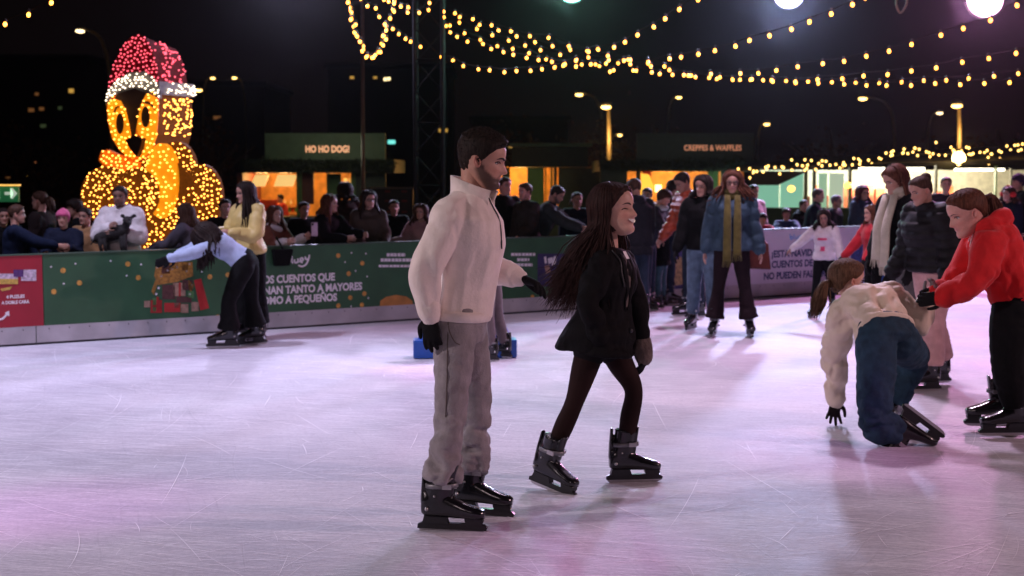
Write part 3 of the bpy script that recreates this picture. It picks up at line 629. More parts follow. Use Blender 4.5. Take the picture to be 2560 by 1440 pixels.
floodlight(FLOOD_BLUE, 'bluish white floodlight hanging over the right half of the rink', (.62, .62, 1.0), 16, .27)
floodlight(FLOOD_PINK, 'pink floodlight hanging near the right edge', (1.0, .50, .80), 16, .30)

# ================================================================== STRING LIGHTS
BULB = emit('string_bulb', (1.0, .34, .04), 11); CAB = mat('light_cable', (.012, .006, .003), .9, 0, .15, 12, 0, 60, .05)
bl = ellipsoid((0, 0, -.045), (.0195, .0195, .024), 10); bulb_me = make_mesh('bulb', bl[0], bl[1], BULB)
sk = lathe([(.012, -.016), (.014, -.01), (.014, .012), (.006, .018)], 8); sock_me = make_mesh('socket', sk[0], sk[1], mat('socket_black', (.03, .02, .015), .5))
def light_string(pts, Ya, Yb, label, bulbs=None, grp='warm festoon strings over the rink'):
    n = len(pts); Ys = np.linspace(Ya, Yb, n)
    W3 = np.array([P(x, y - 7, Y) for (x, y), Y in zip(pts, Ys)])
    t = thing('festoon_string', label, 'string lights', W3[0], grp); o3 = W3[0]
    C = catmull(W3, 6); part('cable', limb(list(C), [.0055] * len(C), n=5, m=1, roundcap=False), CAB, t)
    if bulbs is None: B = W3
    else:
        cl = np.concatenate([[0], np.cumsum(np.linalg.norm(np.diff(C, axis=0), axis=1))]); s = np.linspace(0, cl[-1], bulbs)
        B = np.stack([np.interp(s, cl, C[:, i]) for i in range(3)], 1)
    for p in B[:100]:
        o = new_obj('bulb', bulb_me, t); o.location = tuple(p - o3); o.rotation_euler = (random.gauss(0, .15), random.gauss(0, .15), 0)
        s_ = new_obj('socket', sock_me, o)
    return t
light_string([(1103, 142), (1134, 151), (1160, 165), (1195, 173), (1225, 175), (1262, 180), (1290, 177), (1325, 176), (1355, 172), (1390, 168), (1412, 159), (1440, 150), (1470, 128), (1492, 122), (1536, 116), (1563, 103), (1595, 85), (1633, 65), (1664, 44), (1700, 20), (1745, -4), (1800, -34)], 22.8, 15, 'festoon string sagging low from the mast and climbing steeply to the top middle')
light_string([(1109, 29), (1138, 33), (1184, 48), (1230, 63), (1276, 78), (1323, 90), (1373, 94), (1422, 115), (1468, 126), (1520, 139), (1570, 148), (1620, 152), (1660, 165), (1710, 186), (1775, 184), (1850, 182), (1895, 182), (1942, 174), (1994, 165), (2056, 157), (2109, 151), (2165, 138), (2223, 125), (2280, 108), (2352, 85), (2408, 68), (2478, 47), (2540, 10), (2590, -20)], 22.8, 14.5, 'topmost long festoon string, dipping past the middle and rising to the right corner')
light_string([(1109, 43), (1152, 43), (1200, 62), (1244, 77), (1290, 91), (1336, 105), (1380, 115), (1426, 124), (1470, 143), (1523, 150), (1577, 160), (1628, 165), (1672, 174), (1728, 188), (1774, 193), (1830, 198), (1880, 198), (1930, 199), (1990, 203), (2045, 197), (2105, 195), (2160, 188), (2220, 184), (2280, 175), (2342, 167), (2404, 153), (2471, 143), (2541, 130), (2600, 118)], 22.8, 15.5, 'second festoon string from the mast, ending halfway down the right edge')
light_string([(1117, 65), (1148, 57), (1190, 73), (1230, 88), (1270, 102), (1312, 114), (1352, 125), (1400, 137), (1440, 148), (1488, 160), (1515, 158), (1548, 158), (1592, 176), (1650, 184), (1720, 188), (1800, 192), (1880, 197), (1935, 203), (1990, 206), (2048, 207), (2110, 209), (2165, 212), (2218, 212), (2277, 212), (2337, 207), (2398, 210), (2460, 207), (2525, 204), (2590, 200)], 22.9, 17, 'lowest nearly level festoon string on the right, under the others')
light_string([(1124, 81), (1142, 92), (1171, 104), (1205, 110), (1228, 122), (1257, 130), (1284, 137), (1317, 144), (1347, 149), (1380, 154), (1408, 163), (1440, 165), (1478, 160), (1526, 178), (1560, 150), (1574, 148), (1620, 156), (1672, 145), (1704, 141), (1745, 133), (1788, 124), (1837, 113), (1876, 98), (1922, 86), (1977, 70), (2024, 51), (2079, 31), (2131, 8), (2165, -10)], 22.9, 14, 'festoon string from the mast that climbs past the blue floodlight')
light_string([(1124, 64), (1180, 92), (1253, 118), (1300, 125), (1365, 148), (1420, 160), (1490, 162), (1525, 175), (1590, 176), (1660, 184), (1780, 196), (1920, 200), (2020, 203), (2130, 205), (2230, 206), (2290, 201), (2350, 200), (2414, 196), (2480, 190), (2549, 182), (2600, 176)], 23.1, 18, 'festoon string crossing just above the lowest one on the right', 30)
light_string([(871, -10), (874, 5), (876, 18), (879, 30), (877, 48), (889, 60), (885, 80), (893, 90), (901, 103), (908, 114), (905, 127), (917, 142), (930, 143), (941, 137), (950, 129), (956, 112), (966, 97), (957, 89), (968, 75), (964, 60), (975, 45), (984, 27), (986, 7), (990, -10)], 20, 19, 'deep U shaped loop of festoon lights left of the mast')
light_string([(866, -12), (872, 10), (880, 40), (886, 72), (896, 98), (911, 128), (925, 143), (938, 140), (948, 122), (960, 90), (970, 62), (980, 30), (985, 0)], 20.3, 19.4, 'second tangled loop of festoon lights within the deep U left of the mast', 17)
light_string([(900, -4), (921, 15), (940, 20), (946, 42), (981, 72), (998, 85), (1015, 97), (1027, 104), (1050, 117)], 20, 22.8, 'short festoon string running down from the loop onto the mast')
light_string([(960, -2), (972, 3), (1003, 16), (1019, 18), (1018, 31), (1047, 32), (1073, 7), (1073, 25)], 20, 22.6, 'short festoon string across the head of the mast')
light_string([(-20, 68), (14, 57), (73, 33), (131, 4), (170, -14)], 15, 14, 'three bulb end of a festoon string in the top left corner')
oo = thing('hanging_star', 'unlit star ornament hanging from the dark at the top right', 'ornament', P(2253, 8, 16))
part('frame', join([limb([P(2243, -10, 16), P(2241, 12, 16), P(2251, 32, 16), P(2265, 14, 16), P(2268, -8, 16)], [.012] * 5, n=6)]), mat('ornament_frame', (.22, .10, .05), .5), oo); part('cord', limb([P(2253, -10, 16), P(2253, -60, 16)], [.005] * 2, n=5, m=1), CAB, oo)

# ================================================================== DARK BACKDROP: blocks and trees
def block(px0, px1, pytop, Y, label, wins):
    a, b = P(px0, pytop, Y), P(px1, pytop, Y); t = thing('apartment_block', label, 'building', ((a[0] + b[0]) / 2, Y, 0), 'dark buildings far behind the market')
    part('wall', box(a[0], b[0], Y, Y + 14, -.05, a[2]), mat('night_wall', (.030, .018, .016), .8, 0, .2, .3), t)
    part('roof', box(a[0] - .3, b[0] + .3, Y - .3, Y + 14.3, a[2], a[2] + .4), mat('night_roof', (.014, .011, .011), .8), t)
    for (x, y, w, h, e) in wins:
        c = P(x, y, Y - .02); k = Y / FPX
        part('window', box(c[0] - w * k / 2, c[0] + w * k / 2, Y - .05, Y + .02, c[2] - h * k / 2, c[2] + h * k / 2), e, t)
WY = emit('lit_window_yellow', (1, .55, .10), .55); WD = emit('lit_window_dim', (1, .4, .12), .12); WG = emit('lit_window_green', (.5, .7, .3), .05); WBR = emit('lit_window_bright', (1, .8, .4), 2.5); WC = emit('lit_window_cyan', (.2, .9, .8), 1.2)
block(-250, 215, 150, 110, 'dark apartment block left of the bird with a few lit windows', [(178, 227, 12, 10, WY), (78, 275, 14, 9, WD), (104, 272, 12, 8, WD), (92, 235, 9, 7, WD), (108, 315, 14, 9, WG), (20, 443, 10, 7, WD), (67, 443, 12, 7, WY), (150, 270, 10, 8, WG)])
block(480, 660, 215, 120, 'low dark block right of the bird with one dim window', [(543, 294, 18, 8, WD), (520, 340, 8, 8, WG)])
block(820, 1120, 170, 130, 'dark block behind the thin pole with a row of small lights', [(880, 194, 10, 6, WY), (938, 194, 9, 5, WY), (963, 198, 7, 7, WBR), (972, 197, 7, 7, WBR), (979, 355, 18, 9, WC), (1108, 326, 22, 8, WY)])
block(1180, 1420, 300, 140, 'dark low block behind the man', [(1200, 330, 8, 6, WG)])
def night_tree(px, pytop, Y, label, r):
    c = P(px, pytop, Y); t = thing('tree', label, 'tree', (c[0], Y, 0), 'bare dark trees behind the stalls')
    part('trunk', join([limb([(c[0], Y, -.05), (c[0] + .1, Y, c[2] * .5), (c[0] - .1, Y, c[2] * .9)], [.22, .16, .05], n=8)] + [limb([(c[0], Y, c[2] * .4), (c[0] + r * .6 * math.cos(a), Y + r * .6 * math.sin(a), c[2] * .75)], [.08, .03], n=6, m=2) for a in np.arange(0, 6.2, 1.1)]), mat('bark', (.06, .04, .03), .9), t, True)
    vs = []
    cl = [(rng.normal(0, r * .45), rng.normal(0, r * .45), rng.normal(0, r * .34)) for _ in range(14)]
    for i in range(2600):
        q = cl[i % 14]; p = np.array((c[0] + q[0] + rng.normal(0, r * .2), Y + q[1] + rng.normal(0, r * .2), c[2] - r * .9 + q[2] + rng.normal(0, r * .18)))
        d = unit(rng.normal(0, 1, 3)); s = unit(np.cross(d, rng.normal(0, 1, 3))); vs.append((np.array([p - d * .1, p + s * .06, p + d * .1, p - s * .06]), [(0, 1, 2, 3)]))
    part('crown', join(vs), mat('autumn_leaf', (.06, .022, .010), .8, 0, .5, 2), t)
for a in ((520, 300, 48, 'dark reddish tree just right of the bird sculpture', 2.6), (70, 330, 50, 'dark tree crown at far left behind the exit sign', 2.8), (1640, 290, 52, 'dark tree over the waffle sign behind the street lamp', 2.8), (2080, 300, 55, 'dark tree behind the left end of the market tent', 2.9), (2500, 300, 52, 'dark tree at the right edge behind the market tent', 2.8), (1330, 310, 50, 'dark tree behind the middle hut', 2.4)): night_tree(*a)
# ================================================================== PEOPLE
def skin_mat(col):
    key = ('skin', col)
    if key in _mats: return _mats[key]
    m, nt, b = nodes_of('skin'); L = nt.links.new
    at = N(nt, 'ShaderNodeVertexColor', layer_name='mask'); sp = N(nt, 'ShaderNodeSeparateColor'); L(at.outputs[0], sp.inputs[0])
    tc = N(nt, 'ShaderNodeTexCoord'); nz = N(nt, 'ShaderNodeTexNoise', Scale=45, Detail=3); L(tc.outputs['Object'], nz.inputs['Vector'])
    r = ramp(nt, nz.outputs['Fac'], [(.3, tuple(c * .92 for c in col)), (.7, tuple(min(1, c * 1.06) for c in col))]); prev = r.outputs[0]
    for i, c in enumerate(((.38, .09, .09), (.030, .016, .012), (min(1, col[0] * 1.02), col[1] * .62, col[2] * .60))):
        mx = N(nt, 'ShaderNodeMix', data_type='RGBA'); L(sp.outputs[i], mx.inputs[0]); L(prev, mx.inputs[6]); mx.inputs[7].default_value = (*c, 1); prev = mx.outputs[2]
    L(prev, b.inputs['Base Color']); b.inputs['Roughness'].default_value = .52; b.inputs['Specular IOR Level'].default_value = .4
    b.inputs['Subsurface Weight'].default_value = .12; b.inputs['Subsurface Radius'].default_value = (.012, .004, .002); b.inputs['Subsurface Scale'].default_value = .5
    _mats[key] = m; return m
def hair_mat(col):
    key = ('hair', col)
    if key in _mats: return _mats[key]
    m, nt, b = nodes_of('hair'); L = nt.links.new
    tc = N(nt, 'ShaderNodeTexCoord'); mp = N(nt, 'ShaderNodeMapping'); mp.inputs['Scale'].default_value = (60, 60, 9); L(tc.outputs['Object'], mp.inputs['Vector'])
    nz = N(nt, 'ShaderNodeTexNoise', Scale=1.6, Detail=4); L(mp.outputs[0], nz.inputs['Vector'])
    r = ramp(nt, nz.outputs['Fac'], [(.32, tuple(c * .55 for c in col)), (.7, tuple(min(1, c * 1.5) for c in col))]); L(r.outputs[0], b.inputs['Base Color'])
    b.inputs['Roughness'].default_value = .6; b.inputs['Specular IOR Level'].default_value = .12
    bp_ = N(nt, 'ShaderNodeBump', Strength=.6, Distance=.006); L(nz.outputs['Fac'], bp_.inputs['Height']); L(bp_.outputs[0], b.inputs['Normal'])
    _mats[key] = m; return m
EYEW = mat('eye_white', (.60, .56, .54), .25); EYED = mat('eye_dark', (.012, .009, .008), .25); BROW = mat('brow_hair', (.020, .013, .010), .7); TEETH = mat('teeth', (.80, .76, .70), .25)
BOOT = mat('skate_boot', (.006, .006, .0075), .25, 0, .2, 9, .1, 30, .4, .6); STRAP = mat('skate_strap', (.20, .20, .21), .4, .3); HOLD = mat('blade_holder', (.010, .010, .011), .35); BLADE = mat('skate_blade', (.55, .53, .54), .28, .9)
RIVET = mat('rivet', (.45, .44, .44), .35, .8); BUCK = mat('buckle', (.50, .48, .48), .3, .9)

# ---------------------------------------------------------------- head (head frame: x forward, y left, z up from the chin, unit = head height)
_zf = np.array([-.02, .0, .035, .08, .13, .17, .205, .235, .25, .275, .30, .33, .40, .47, .53, .58, .68, .78, .86, .92, .965, .99, 1.0])
_xf = np.array([.20, .30, .372, .392, .388, .362, .376, .388, .376, .392, .384, .366, .365, .362, .372, .398, .408, .385, .325, .24, .12, .02, -.05])
_zb = np.array([-.02, 0, .1, .2, .3, .4, .5, .62, .75, .84, .91, .96, .99, 1.0])
_xb = np.array([.14, .06, -.08, -.22, -.32, -.39, -.43, -.45, -.44, -.395, -.32, -.22, -.12, -.05])
_zw = np.array([-.02, 0, .05, .1, .2, .3, .4, .5, .6, .7, .8, .88, .94, .98, 1.0])
_yw = np.array([.02, .09, .165, .205, .25, .275, .295, .315, .335, .338, .315, .265, .19, .10, .01])
def head_grid(spec, nz=46, nt=56):
    jaw, nose, fem = spec.get('jaw', 1.0), spec.get('nose', 1.0), spec.get('fem', 0)
    zs = np.concatenate([np.linspace(-.015, .92, nz - 8), np.linspace(.935, 1.0, 8)])
    th = np.linspace(0, 2 * math.pi, nt, endpoint=False)
    # denser columns on the face
    th = th - .32 * np.sin(th) ; th = np.sort(np.mod(th, 2 * math.pi))
    xf, xb, w = np.interp(zs, _zf, _xf), np.interp(zs, _zb, _xb), np.interp(zs, _zw, _yw)
    lowz = np.clip((.32 - zs) / .32, 0, 1); w = w * (1 + (jaw - 1) * lowz)
    cx, a = (xf + xb) / 2, (xf - xb) / 2
    ct, st = np.cos(th), np.sin(th)
    e = .90
    X = cx[:, None] + a[:, None] * np.sign(ct) * np.abs(ct) ** e; Y = w[:, None] * np.sign(st) * np.abs(st) ** e
    Y = Y * (1 - .10 * np.clip(ct, 0, 1)[None, :] ** 2)
    Z = np.repeat(zs[:, None], nt, 1); fr = np.clip(ct, 0, 1)[None, :] ** .5
    g = lambda y0, z0, sy, sz: np.exp(-((np.abs(Y) - y0) / sy) ** 2 - ((Z - z0) / sz) ** 2)
    npf = np.interp(zs, [.29, .315, .34, .37, .40, .46, .52, .56, .6], [0, .050, .105, .118, .100, .066, .032, .014, 0]) * nose
    ns = np.interp(zs, [.30, .36, .42, .55], [.095, .085, .062, .048])
    X = X + (npf[:, None] * np.exp(-(Y / ns[:, None]) ** 2)) * fr
    X = X - (.050 * g(.145, .50, .075, .045)) * fr + (.016 if not fem else .004) * g(.13, .585, .10, .03) * fr
    X = X + .022 * g(.17, .38, .08, .07) * fr * (1.3 if spec.get('smile') else 1.0)
    X = X - .016 * np.exp(-((Z - .25) / .009) ** 2 - (Y / .12) ** 4) * fr - .012 * g(.14, .25, .05, .06) * fr
    V = np.stack([X, Y, Z], -1)
    lip = np.exp(-((Z - .250) / (.030 if not fem else .034)) ** 4 - (Y / .115) ** 4) * (fr > .3)
    ang = np.abs(np.arctan2(st, ct))[None, :] * np.ones_like(Z)
    beard = np.zeros_like(Z)
    if spec.get('beard'):
        up = np.interp(ang, [0, .3, .55, .9, 1.25, 1.5, 1.7, 3.2], [.315, .32, .25, .27, .37, .56, .40, -.2])
        beard = np.clip((up - Z) / .045, 0, 1) * (1 - lip) * spec['beard'] * np.interp(ang, [1.6, 1.9], [1, 0])
    blush = .55 * g(.19, .37, .09, .08) * fr + .35 * np.exp(-(Y / .07) ** 2 - ((Z - .36) / .06) ** 2) * fr
    return V, np.stack([np.clip(lip, 0, 1) * spec.get('lips', .6), beard, np.clip(blush, 0, 1) * spec.get('blush', .6)], -1), th, zs
def grid_faces(nz, nt, wrap=True):
    F = []
    for i in range(nz - 1):
        for j in range(nt if wrap else nt - 1):
            k = (j + 1) % nt; F.append((i * nt + j, i * nt + k, (i + 1) * nt + k, (i + 1) * nt + j))
    return F
def build_head(spec, lod):
    """returns list of (V, F, slot, mask) in head units; slots: 0 skin 1 white 2 dark 3 brow 4 teeth"""
    nz, nt = ((46, 56), (34, 40), (24, 28))[lod]
    Vg, M, th, zs = head_grid(spec, nz, nt); V = Vg.reshape(-1, 3); M = M.reshape(-1, 3)
    F = grid_faces(nz, nt) + [tuple(reversed(range(nt)))] + [tuple((nz - 1) * nt + j for j in range(nt))]
    out = [(V, F, 0, M)]
    def sx(y, z):
        d = (V[:, 1] - y) ** 2 + (V[:, 2] - z) ** 2 + np.where(V[:, 0] < .1, 9, 0); i = np.argsort(d)[:3]; return V[i, 0].mean()
    for s in (1, -1):                                             # ears, eyes, brows
        E = []
        for rr, xx in ((1.0, .0), (1.08, .016), (.92, .030), (.62, .022), (.45, .010)):
            A = np.linspace(0, 2 * math.pi, 14, endpoint=False)
            E.append(np.stack([-.035 + np.cos(A) * .062 * rr - .02 * np.sin(A), np.full(14, s * (.318 + xx * 1.5)) + s * .022 * -np.cos(A), .475 + np.sin(A) * .108 * rr * np.where(np.sin(A) < 0, .9, 1)], 1))
        v, f = loft(E); out.append((v, f, 0, np.tile((0, 0, .55), (len(v), 1))))
        yx = s * .140; x0 = sx(yx, .50)
        if spec.get('eyes') == 'closed':
            pts = [(sx(s * yy, zz) + .006, s * yy, zz) for yy, zz in ((.085, .487), (.115, .500), (.145, .503), (.175, .496), (.205, .482))]
            v, f = limb(pts, [.006, .010, .011, .010, .006], n=6, m=2); out.append((v, f, 2, None))
        else:
            ez = .017 if spec.get('eyes') == 'down' else .027
            v, f = ellipsoid((x0 - .020, yx, .500), (.042, .056, ez), 12); out.append((v, f, 1, None))
            v, f = ellipsoid((x0 + .006, yx, .500), (.020, .030, ez), 10); out.append((v, f, 2, None))
            pts = [(sx(s * yy, zz) + .010, s * yy, zz) for yy, zz in ((.085, .508), (.115, .530), (.145, .535), (.175, .528), (.205, .508))]
            v, f = limb(pts, [.006, .010, .011, .011, .006], n=6, m=2); out.append((v, f, 2, None))
        bt_ = spec.get('brow', .017)
        pts = [(sx(s * yy, zz) + .004, s * yy, zz) for yy, zz in ((.055, .575), (.10, .595), (.16, .603), (.22, .578))]
        v, f = limb(pts, [bt_ * .9, bt_, bt_ * .9, bt_ * .4], n=6, m=3); out.append((v, f, 3, None))
    if spec.get('smile'):
        A = np.linspace(-1, 1, 9); top = [(sx(y * .13, .262) + .030, y * .13, .286 + .016 * y * y) for y in A]; bot = [(sx(y * .13, .235) + .028, y * .13, .212 + .070 * y * y) for y in A]
        v = np.array(top + bot); f = [(i, i + 1, 10 + i, 9 + i) for i in range(8)]; out.append((v, f, 4, None))
    return out
def hair_line(kind):
    if kind == 'short': return [0, .45, .85, 1.15, 1.40, 1.58, 1.75, 2.1, 3.2], [.815, .805, .76, .66, .50, .44, .62, .33, .20]
    if kind == 'bangs': return [0, .5, .9, 1.2, 1.5, 1.8, 2.3, 3.2], [.66, .66, .64, .56, .40, .34, .26, .18]
    if kind == 'tuck': return [0, .45, .8, 1.05, 1.28, 1.48, 1.62, 1.85, 3.2], [.86, .83, .75, .64, .52, .46, .40, .10, .06]
    if kind == 'back': return [0, .45, .85, 1.15, 1.45, 1.65, 1.85, 2.3, 3.2], [.835, .825, .77, .66, .58, .60, .50, .32, .20]
    return [0, .45, .8, 1.05, 1.3, 1.5, 1.8, 2.3, 3.2], [.86, .83, .74, .60, .44, .30, .16, .10, .06]        # long
def hair_cap(kind, spec, thick, lod, jit=.012, lock=.020):
    nz, nt = ((60, 72), (34, 40), (24, 28))[lod]
    Vg, M, th, zs = head_grid(spec, nz, nt); a = np.abs(np.arctan2(np.sin(th), np.cos(th)))
    xs, ys = hair_line(kind); zl = np.interp(a, xs, ys)
    m = np.clip((zs[:, None] - zl[None, :]) / .07 + .5, 0, 1)
    C = np.array((-.03, 0, .5)); D = Vg - C; D = D / np.linalg.norm(D, axis=-1)[..., None]
    T = thick if callable(thick) else (lambda z, a: thick + 0 * z)
    t = T(zs[:, None] + 0 * zl[None, :], a[None, :] + 0 * zs[:, None])
    nz_ = rng.random((nz, nt)); lk = rng.normal(0, 1, (nt, )) ; lk = (lk - np.roll(lk, 1)) * .5; lk = lk[None, :] * (.6 + .4 * np.sin(zs * 7)[:, None]); Vn = Vg + D * (m * t + m * np.clip((1.02 - zs) / .12, 0, 1)[:, None] * lock * lk + m * jit * (nz_ - .5) - (1 - m) * .03)[..., None]
    return Vn.reshape(-1, 3), grid_faces(nz, nt) + [tuple((nz - 1) * nt + j for j in range(nt))]

# ---------------------------------------------------------------- hands
def hand(w, d, nrm, thumb, curl=.35, k=1.0, voxel=.006, glove=0.0, spread=.12):
    """w wrist, d towards the fingers, nrm out of the palm, thumb = +1/-1 along d x nrm"""
    w, d, nrm = np.asarray(w, float), unit(d), np.asarray(nrm, float); nrm = unit(nrm - d * np.dot(nrm, d)); lat = np.cross(d, nrm) * thumb
    g = glove; ps = [limb([w - d * .02 * k, w + d * .03 * k, w + d * .07 * k, w + d * .098 * k], [((.026 + g) * k, (.021 + g) * k), ((.034 + g) * k, (.019 + g) * k), ((.041 + g) * k, (.016 + g) * k), ((.036 + g) * k, (.012 + g) * k)], n=12, m=3, side=lat)]
    for i, (o, L_) in enumerate(((.029, .070), (.010, .080), (-.010, .074), (-.028, .058))):
        p = w + d * (.088 - .006 * abs(i - 1)) * k + lat * o * k; dd = unit(d + lat * spread * (o / .03)); pts = [p]; c = curl * (1 + .12 * i)
        for s, (fr, cc) in enumerate(((.44, .6), (.32, 1.0), (.24, .8))):
            ax = np.cross(nrm, dd); a = c * cc; dd = unit(dd * math.cos(a) + nrm * math.sin(a) * 1.0); nn = nrm
            p = p + dd * L_ * fr * k; pts.append(p)
            nrm_l = unit(np.cross(np.cross(dd, nrm), dd)) if abs(np.dot(dd, nrm)) < .95 else nrm
        ps.append(limb(pts, [(.0095 + g) * k, (.009 + g) * k, (.0082 + g) * k, (.007 + g) * k], n=8, m=3))
    t0 = w + d * .022 * k + lat * .024 * k
    td = unit(d * .62 + lat * .70 + nrm * .30); t1 = t0 + td * .042 * k; t2 = t1 + unit(d * .85 + lat * .30 + nrm * .35) * .030 * k; t3 = t2 + unit(d * .95 + lat * .05 + nrm * .35) * .024 * k
    ps.append(limb([t0, t1, t2, t3], [(.013 + g) * k, (.0115 + g) * k, (.0095 + g) * k, (.0075 + g) * k], n=8, m=3))
    if voxel is None: return join(ps)
    V, F, _ = remesh(join(ps), voxel, 2); return V, F

# ---------------------------------------------------------------- skates (frame: x to the toe, z up, origin on the ice under the ankle)
def make_skate_meshes():
    st = [(-.088, .092, .16, .030), (-.07, .080, .20, .042), (-.03, .078, .21, .047), (.02, .079, .20, .047), (.07, .078, .172, .047), (.12, .075, .150, .050), (.165, .073, .135, .050), (.20, .076, .124, .042), (.218, .084, .112, .026)]
    A = np.linspace(0, 2 * math.pi, 18, endpoint=False); rings = []
    for x, z0, z1, w in st:
        c, s = np.cos(A), np.sin(A); rings.append(np.stack([np.full(18, x), w * np.sign(c) * np.abs(c) ** .8, (z0 + z1) / 2 + (z1 - z0) / 2 * np.sign(s) * np.abs(s) ** .75], 1))
    foot = loft(rings); shaft = limb([(-.014, 0, .14), (-.008, 0, .20), (.004, 0, .255), (.012, 0, .315)], [(.072, .048), (.068, .050), (.064, .052), (.066, .054)], n=18, m=4, side=(1, 0, 0), roundcap=False)
    tong = limb([(.058, 0, .19), (.066, 0, .26), (.078, 0, .328)], [(.012, .034), (.012, .036), (.009, .036)], n=10, side=(1, 0, 0)); spine = limb([(-.084, 0, .15), (-.080, 0, .24), (-.074, 0, .318)], [(.010, .028), (.010, .026), (.010, .020)], n=10, side=(1, 0, 0))
    V, F, _ = remesh(join([foot, shaft, tong, spine]), .006, 4); boot = make_mesh('boot', V, F, BOOT)
    # shell edges over the boot: a cuff plate and an instep rib
    stp = [join([lathe([(1.0, -.011), (1.0, .011), (.93, .011), (.93, -.011)], 22)])]
    sv = stp[0][0].copy(); x, y = sv[:, 0].copy(), sv[:, 1].copy(); sv[:, 0] = x * .076 + .002 + .010 * (x > 0) * x; sv[:, 1] = y * .0595; sv[:, 2] = sv[:, 2] + .232 + x * .004
    strap = make_mesh('strap', sv, stp[0][1], STRAP)
    bk = join([box(.018, .062, -.0645, -.054, .222, .246), box(.018, .062, .054, .0645, .222, .246), box(.070, .082, -.022, .022, .220, .244)]); buckle = make_mesh('buckle', bk[0], bk[1], BUCK, False)
    rv = join([limb([(-.056, -.052, .122), (-.056, .052, .122)], [.010, .010], n=12, m=1), limb([(-.020, -.053, .185), (-.020, .053, .185)], [.006, .006], n=10, m=1)]); rivet = make_mesh('rivet', rv[0], rv[1], RIVET)
    def slab(pl, w): return prism(pl, (0, w, 0), (1, 0, 0), (0, 0, 1), 2 * w)
    hv = join([slab([(-.105, .020), (.226, .020), (.230, .034), (.215, .046), (.20, .050), (-.085, .050), (-.104, .040)], .0135), slab([(-.082, .048), (.045, .048), (.030, .090), (-.070, .090)], .022), slab([(.130, .048), (.205, .048), (.212, .062), (.205, .088), (.120, .088), (.122, .066)], .021), limb([(-.07, 0, .086), (.21, 0, .080)], [(.030, .006), (.034, .006)], n=10, m=2, side=(0, 1, 0))])
    holder = make_mesh('blade_holder', hv[0], hv[1], HOLD, False)
    bl_ = slab([(-.098, .012), (-.085, .002), (-.05, 0), (.17, 0), (.205, .004), (.226, .014), (.222, .024), (-.098, .024)], .0022); blade = make_mesh('blade', bl_[0], bl_[1], BLADE, False)
    return dict(boot=boot, strap=strap, buckle=buckle, rivet=rivet, blade_holder=holder, blade=blade)
SKATE = make_skate_meshes()
def put_skate(root, org, fwd, up, k=1.0, detail=True):
    up = unit(up); f = unit(fwd - up * np.dot(fwd, up)); l = np.cross(up, f)
    M = Matrix(((f[0] * k, l[0] * k, up[0] * k, 0), (f[1] * k, l[1] * k, up[1] * k, 0), (f[2] * k, l[2] * k, up[2] * k, 0), (0, 0, 0, 1)))
    M.translation = Vector(org) - root.location
    s = new_obj('skate', SKATE['boot'], root); s.matrix_local = M
    for n in ('blade_holder', 'blade') + (('strap', 'buckle', 'rivet') if detail else ('strap',)): new_obj(n, SKATE[n], s)
    return s

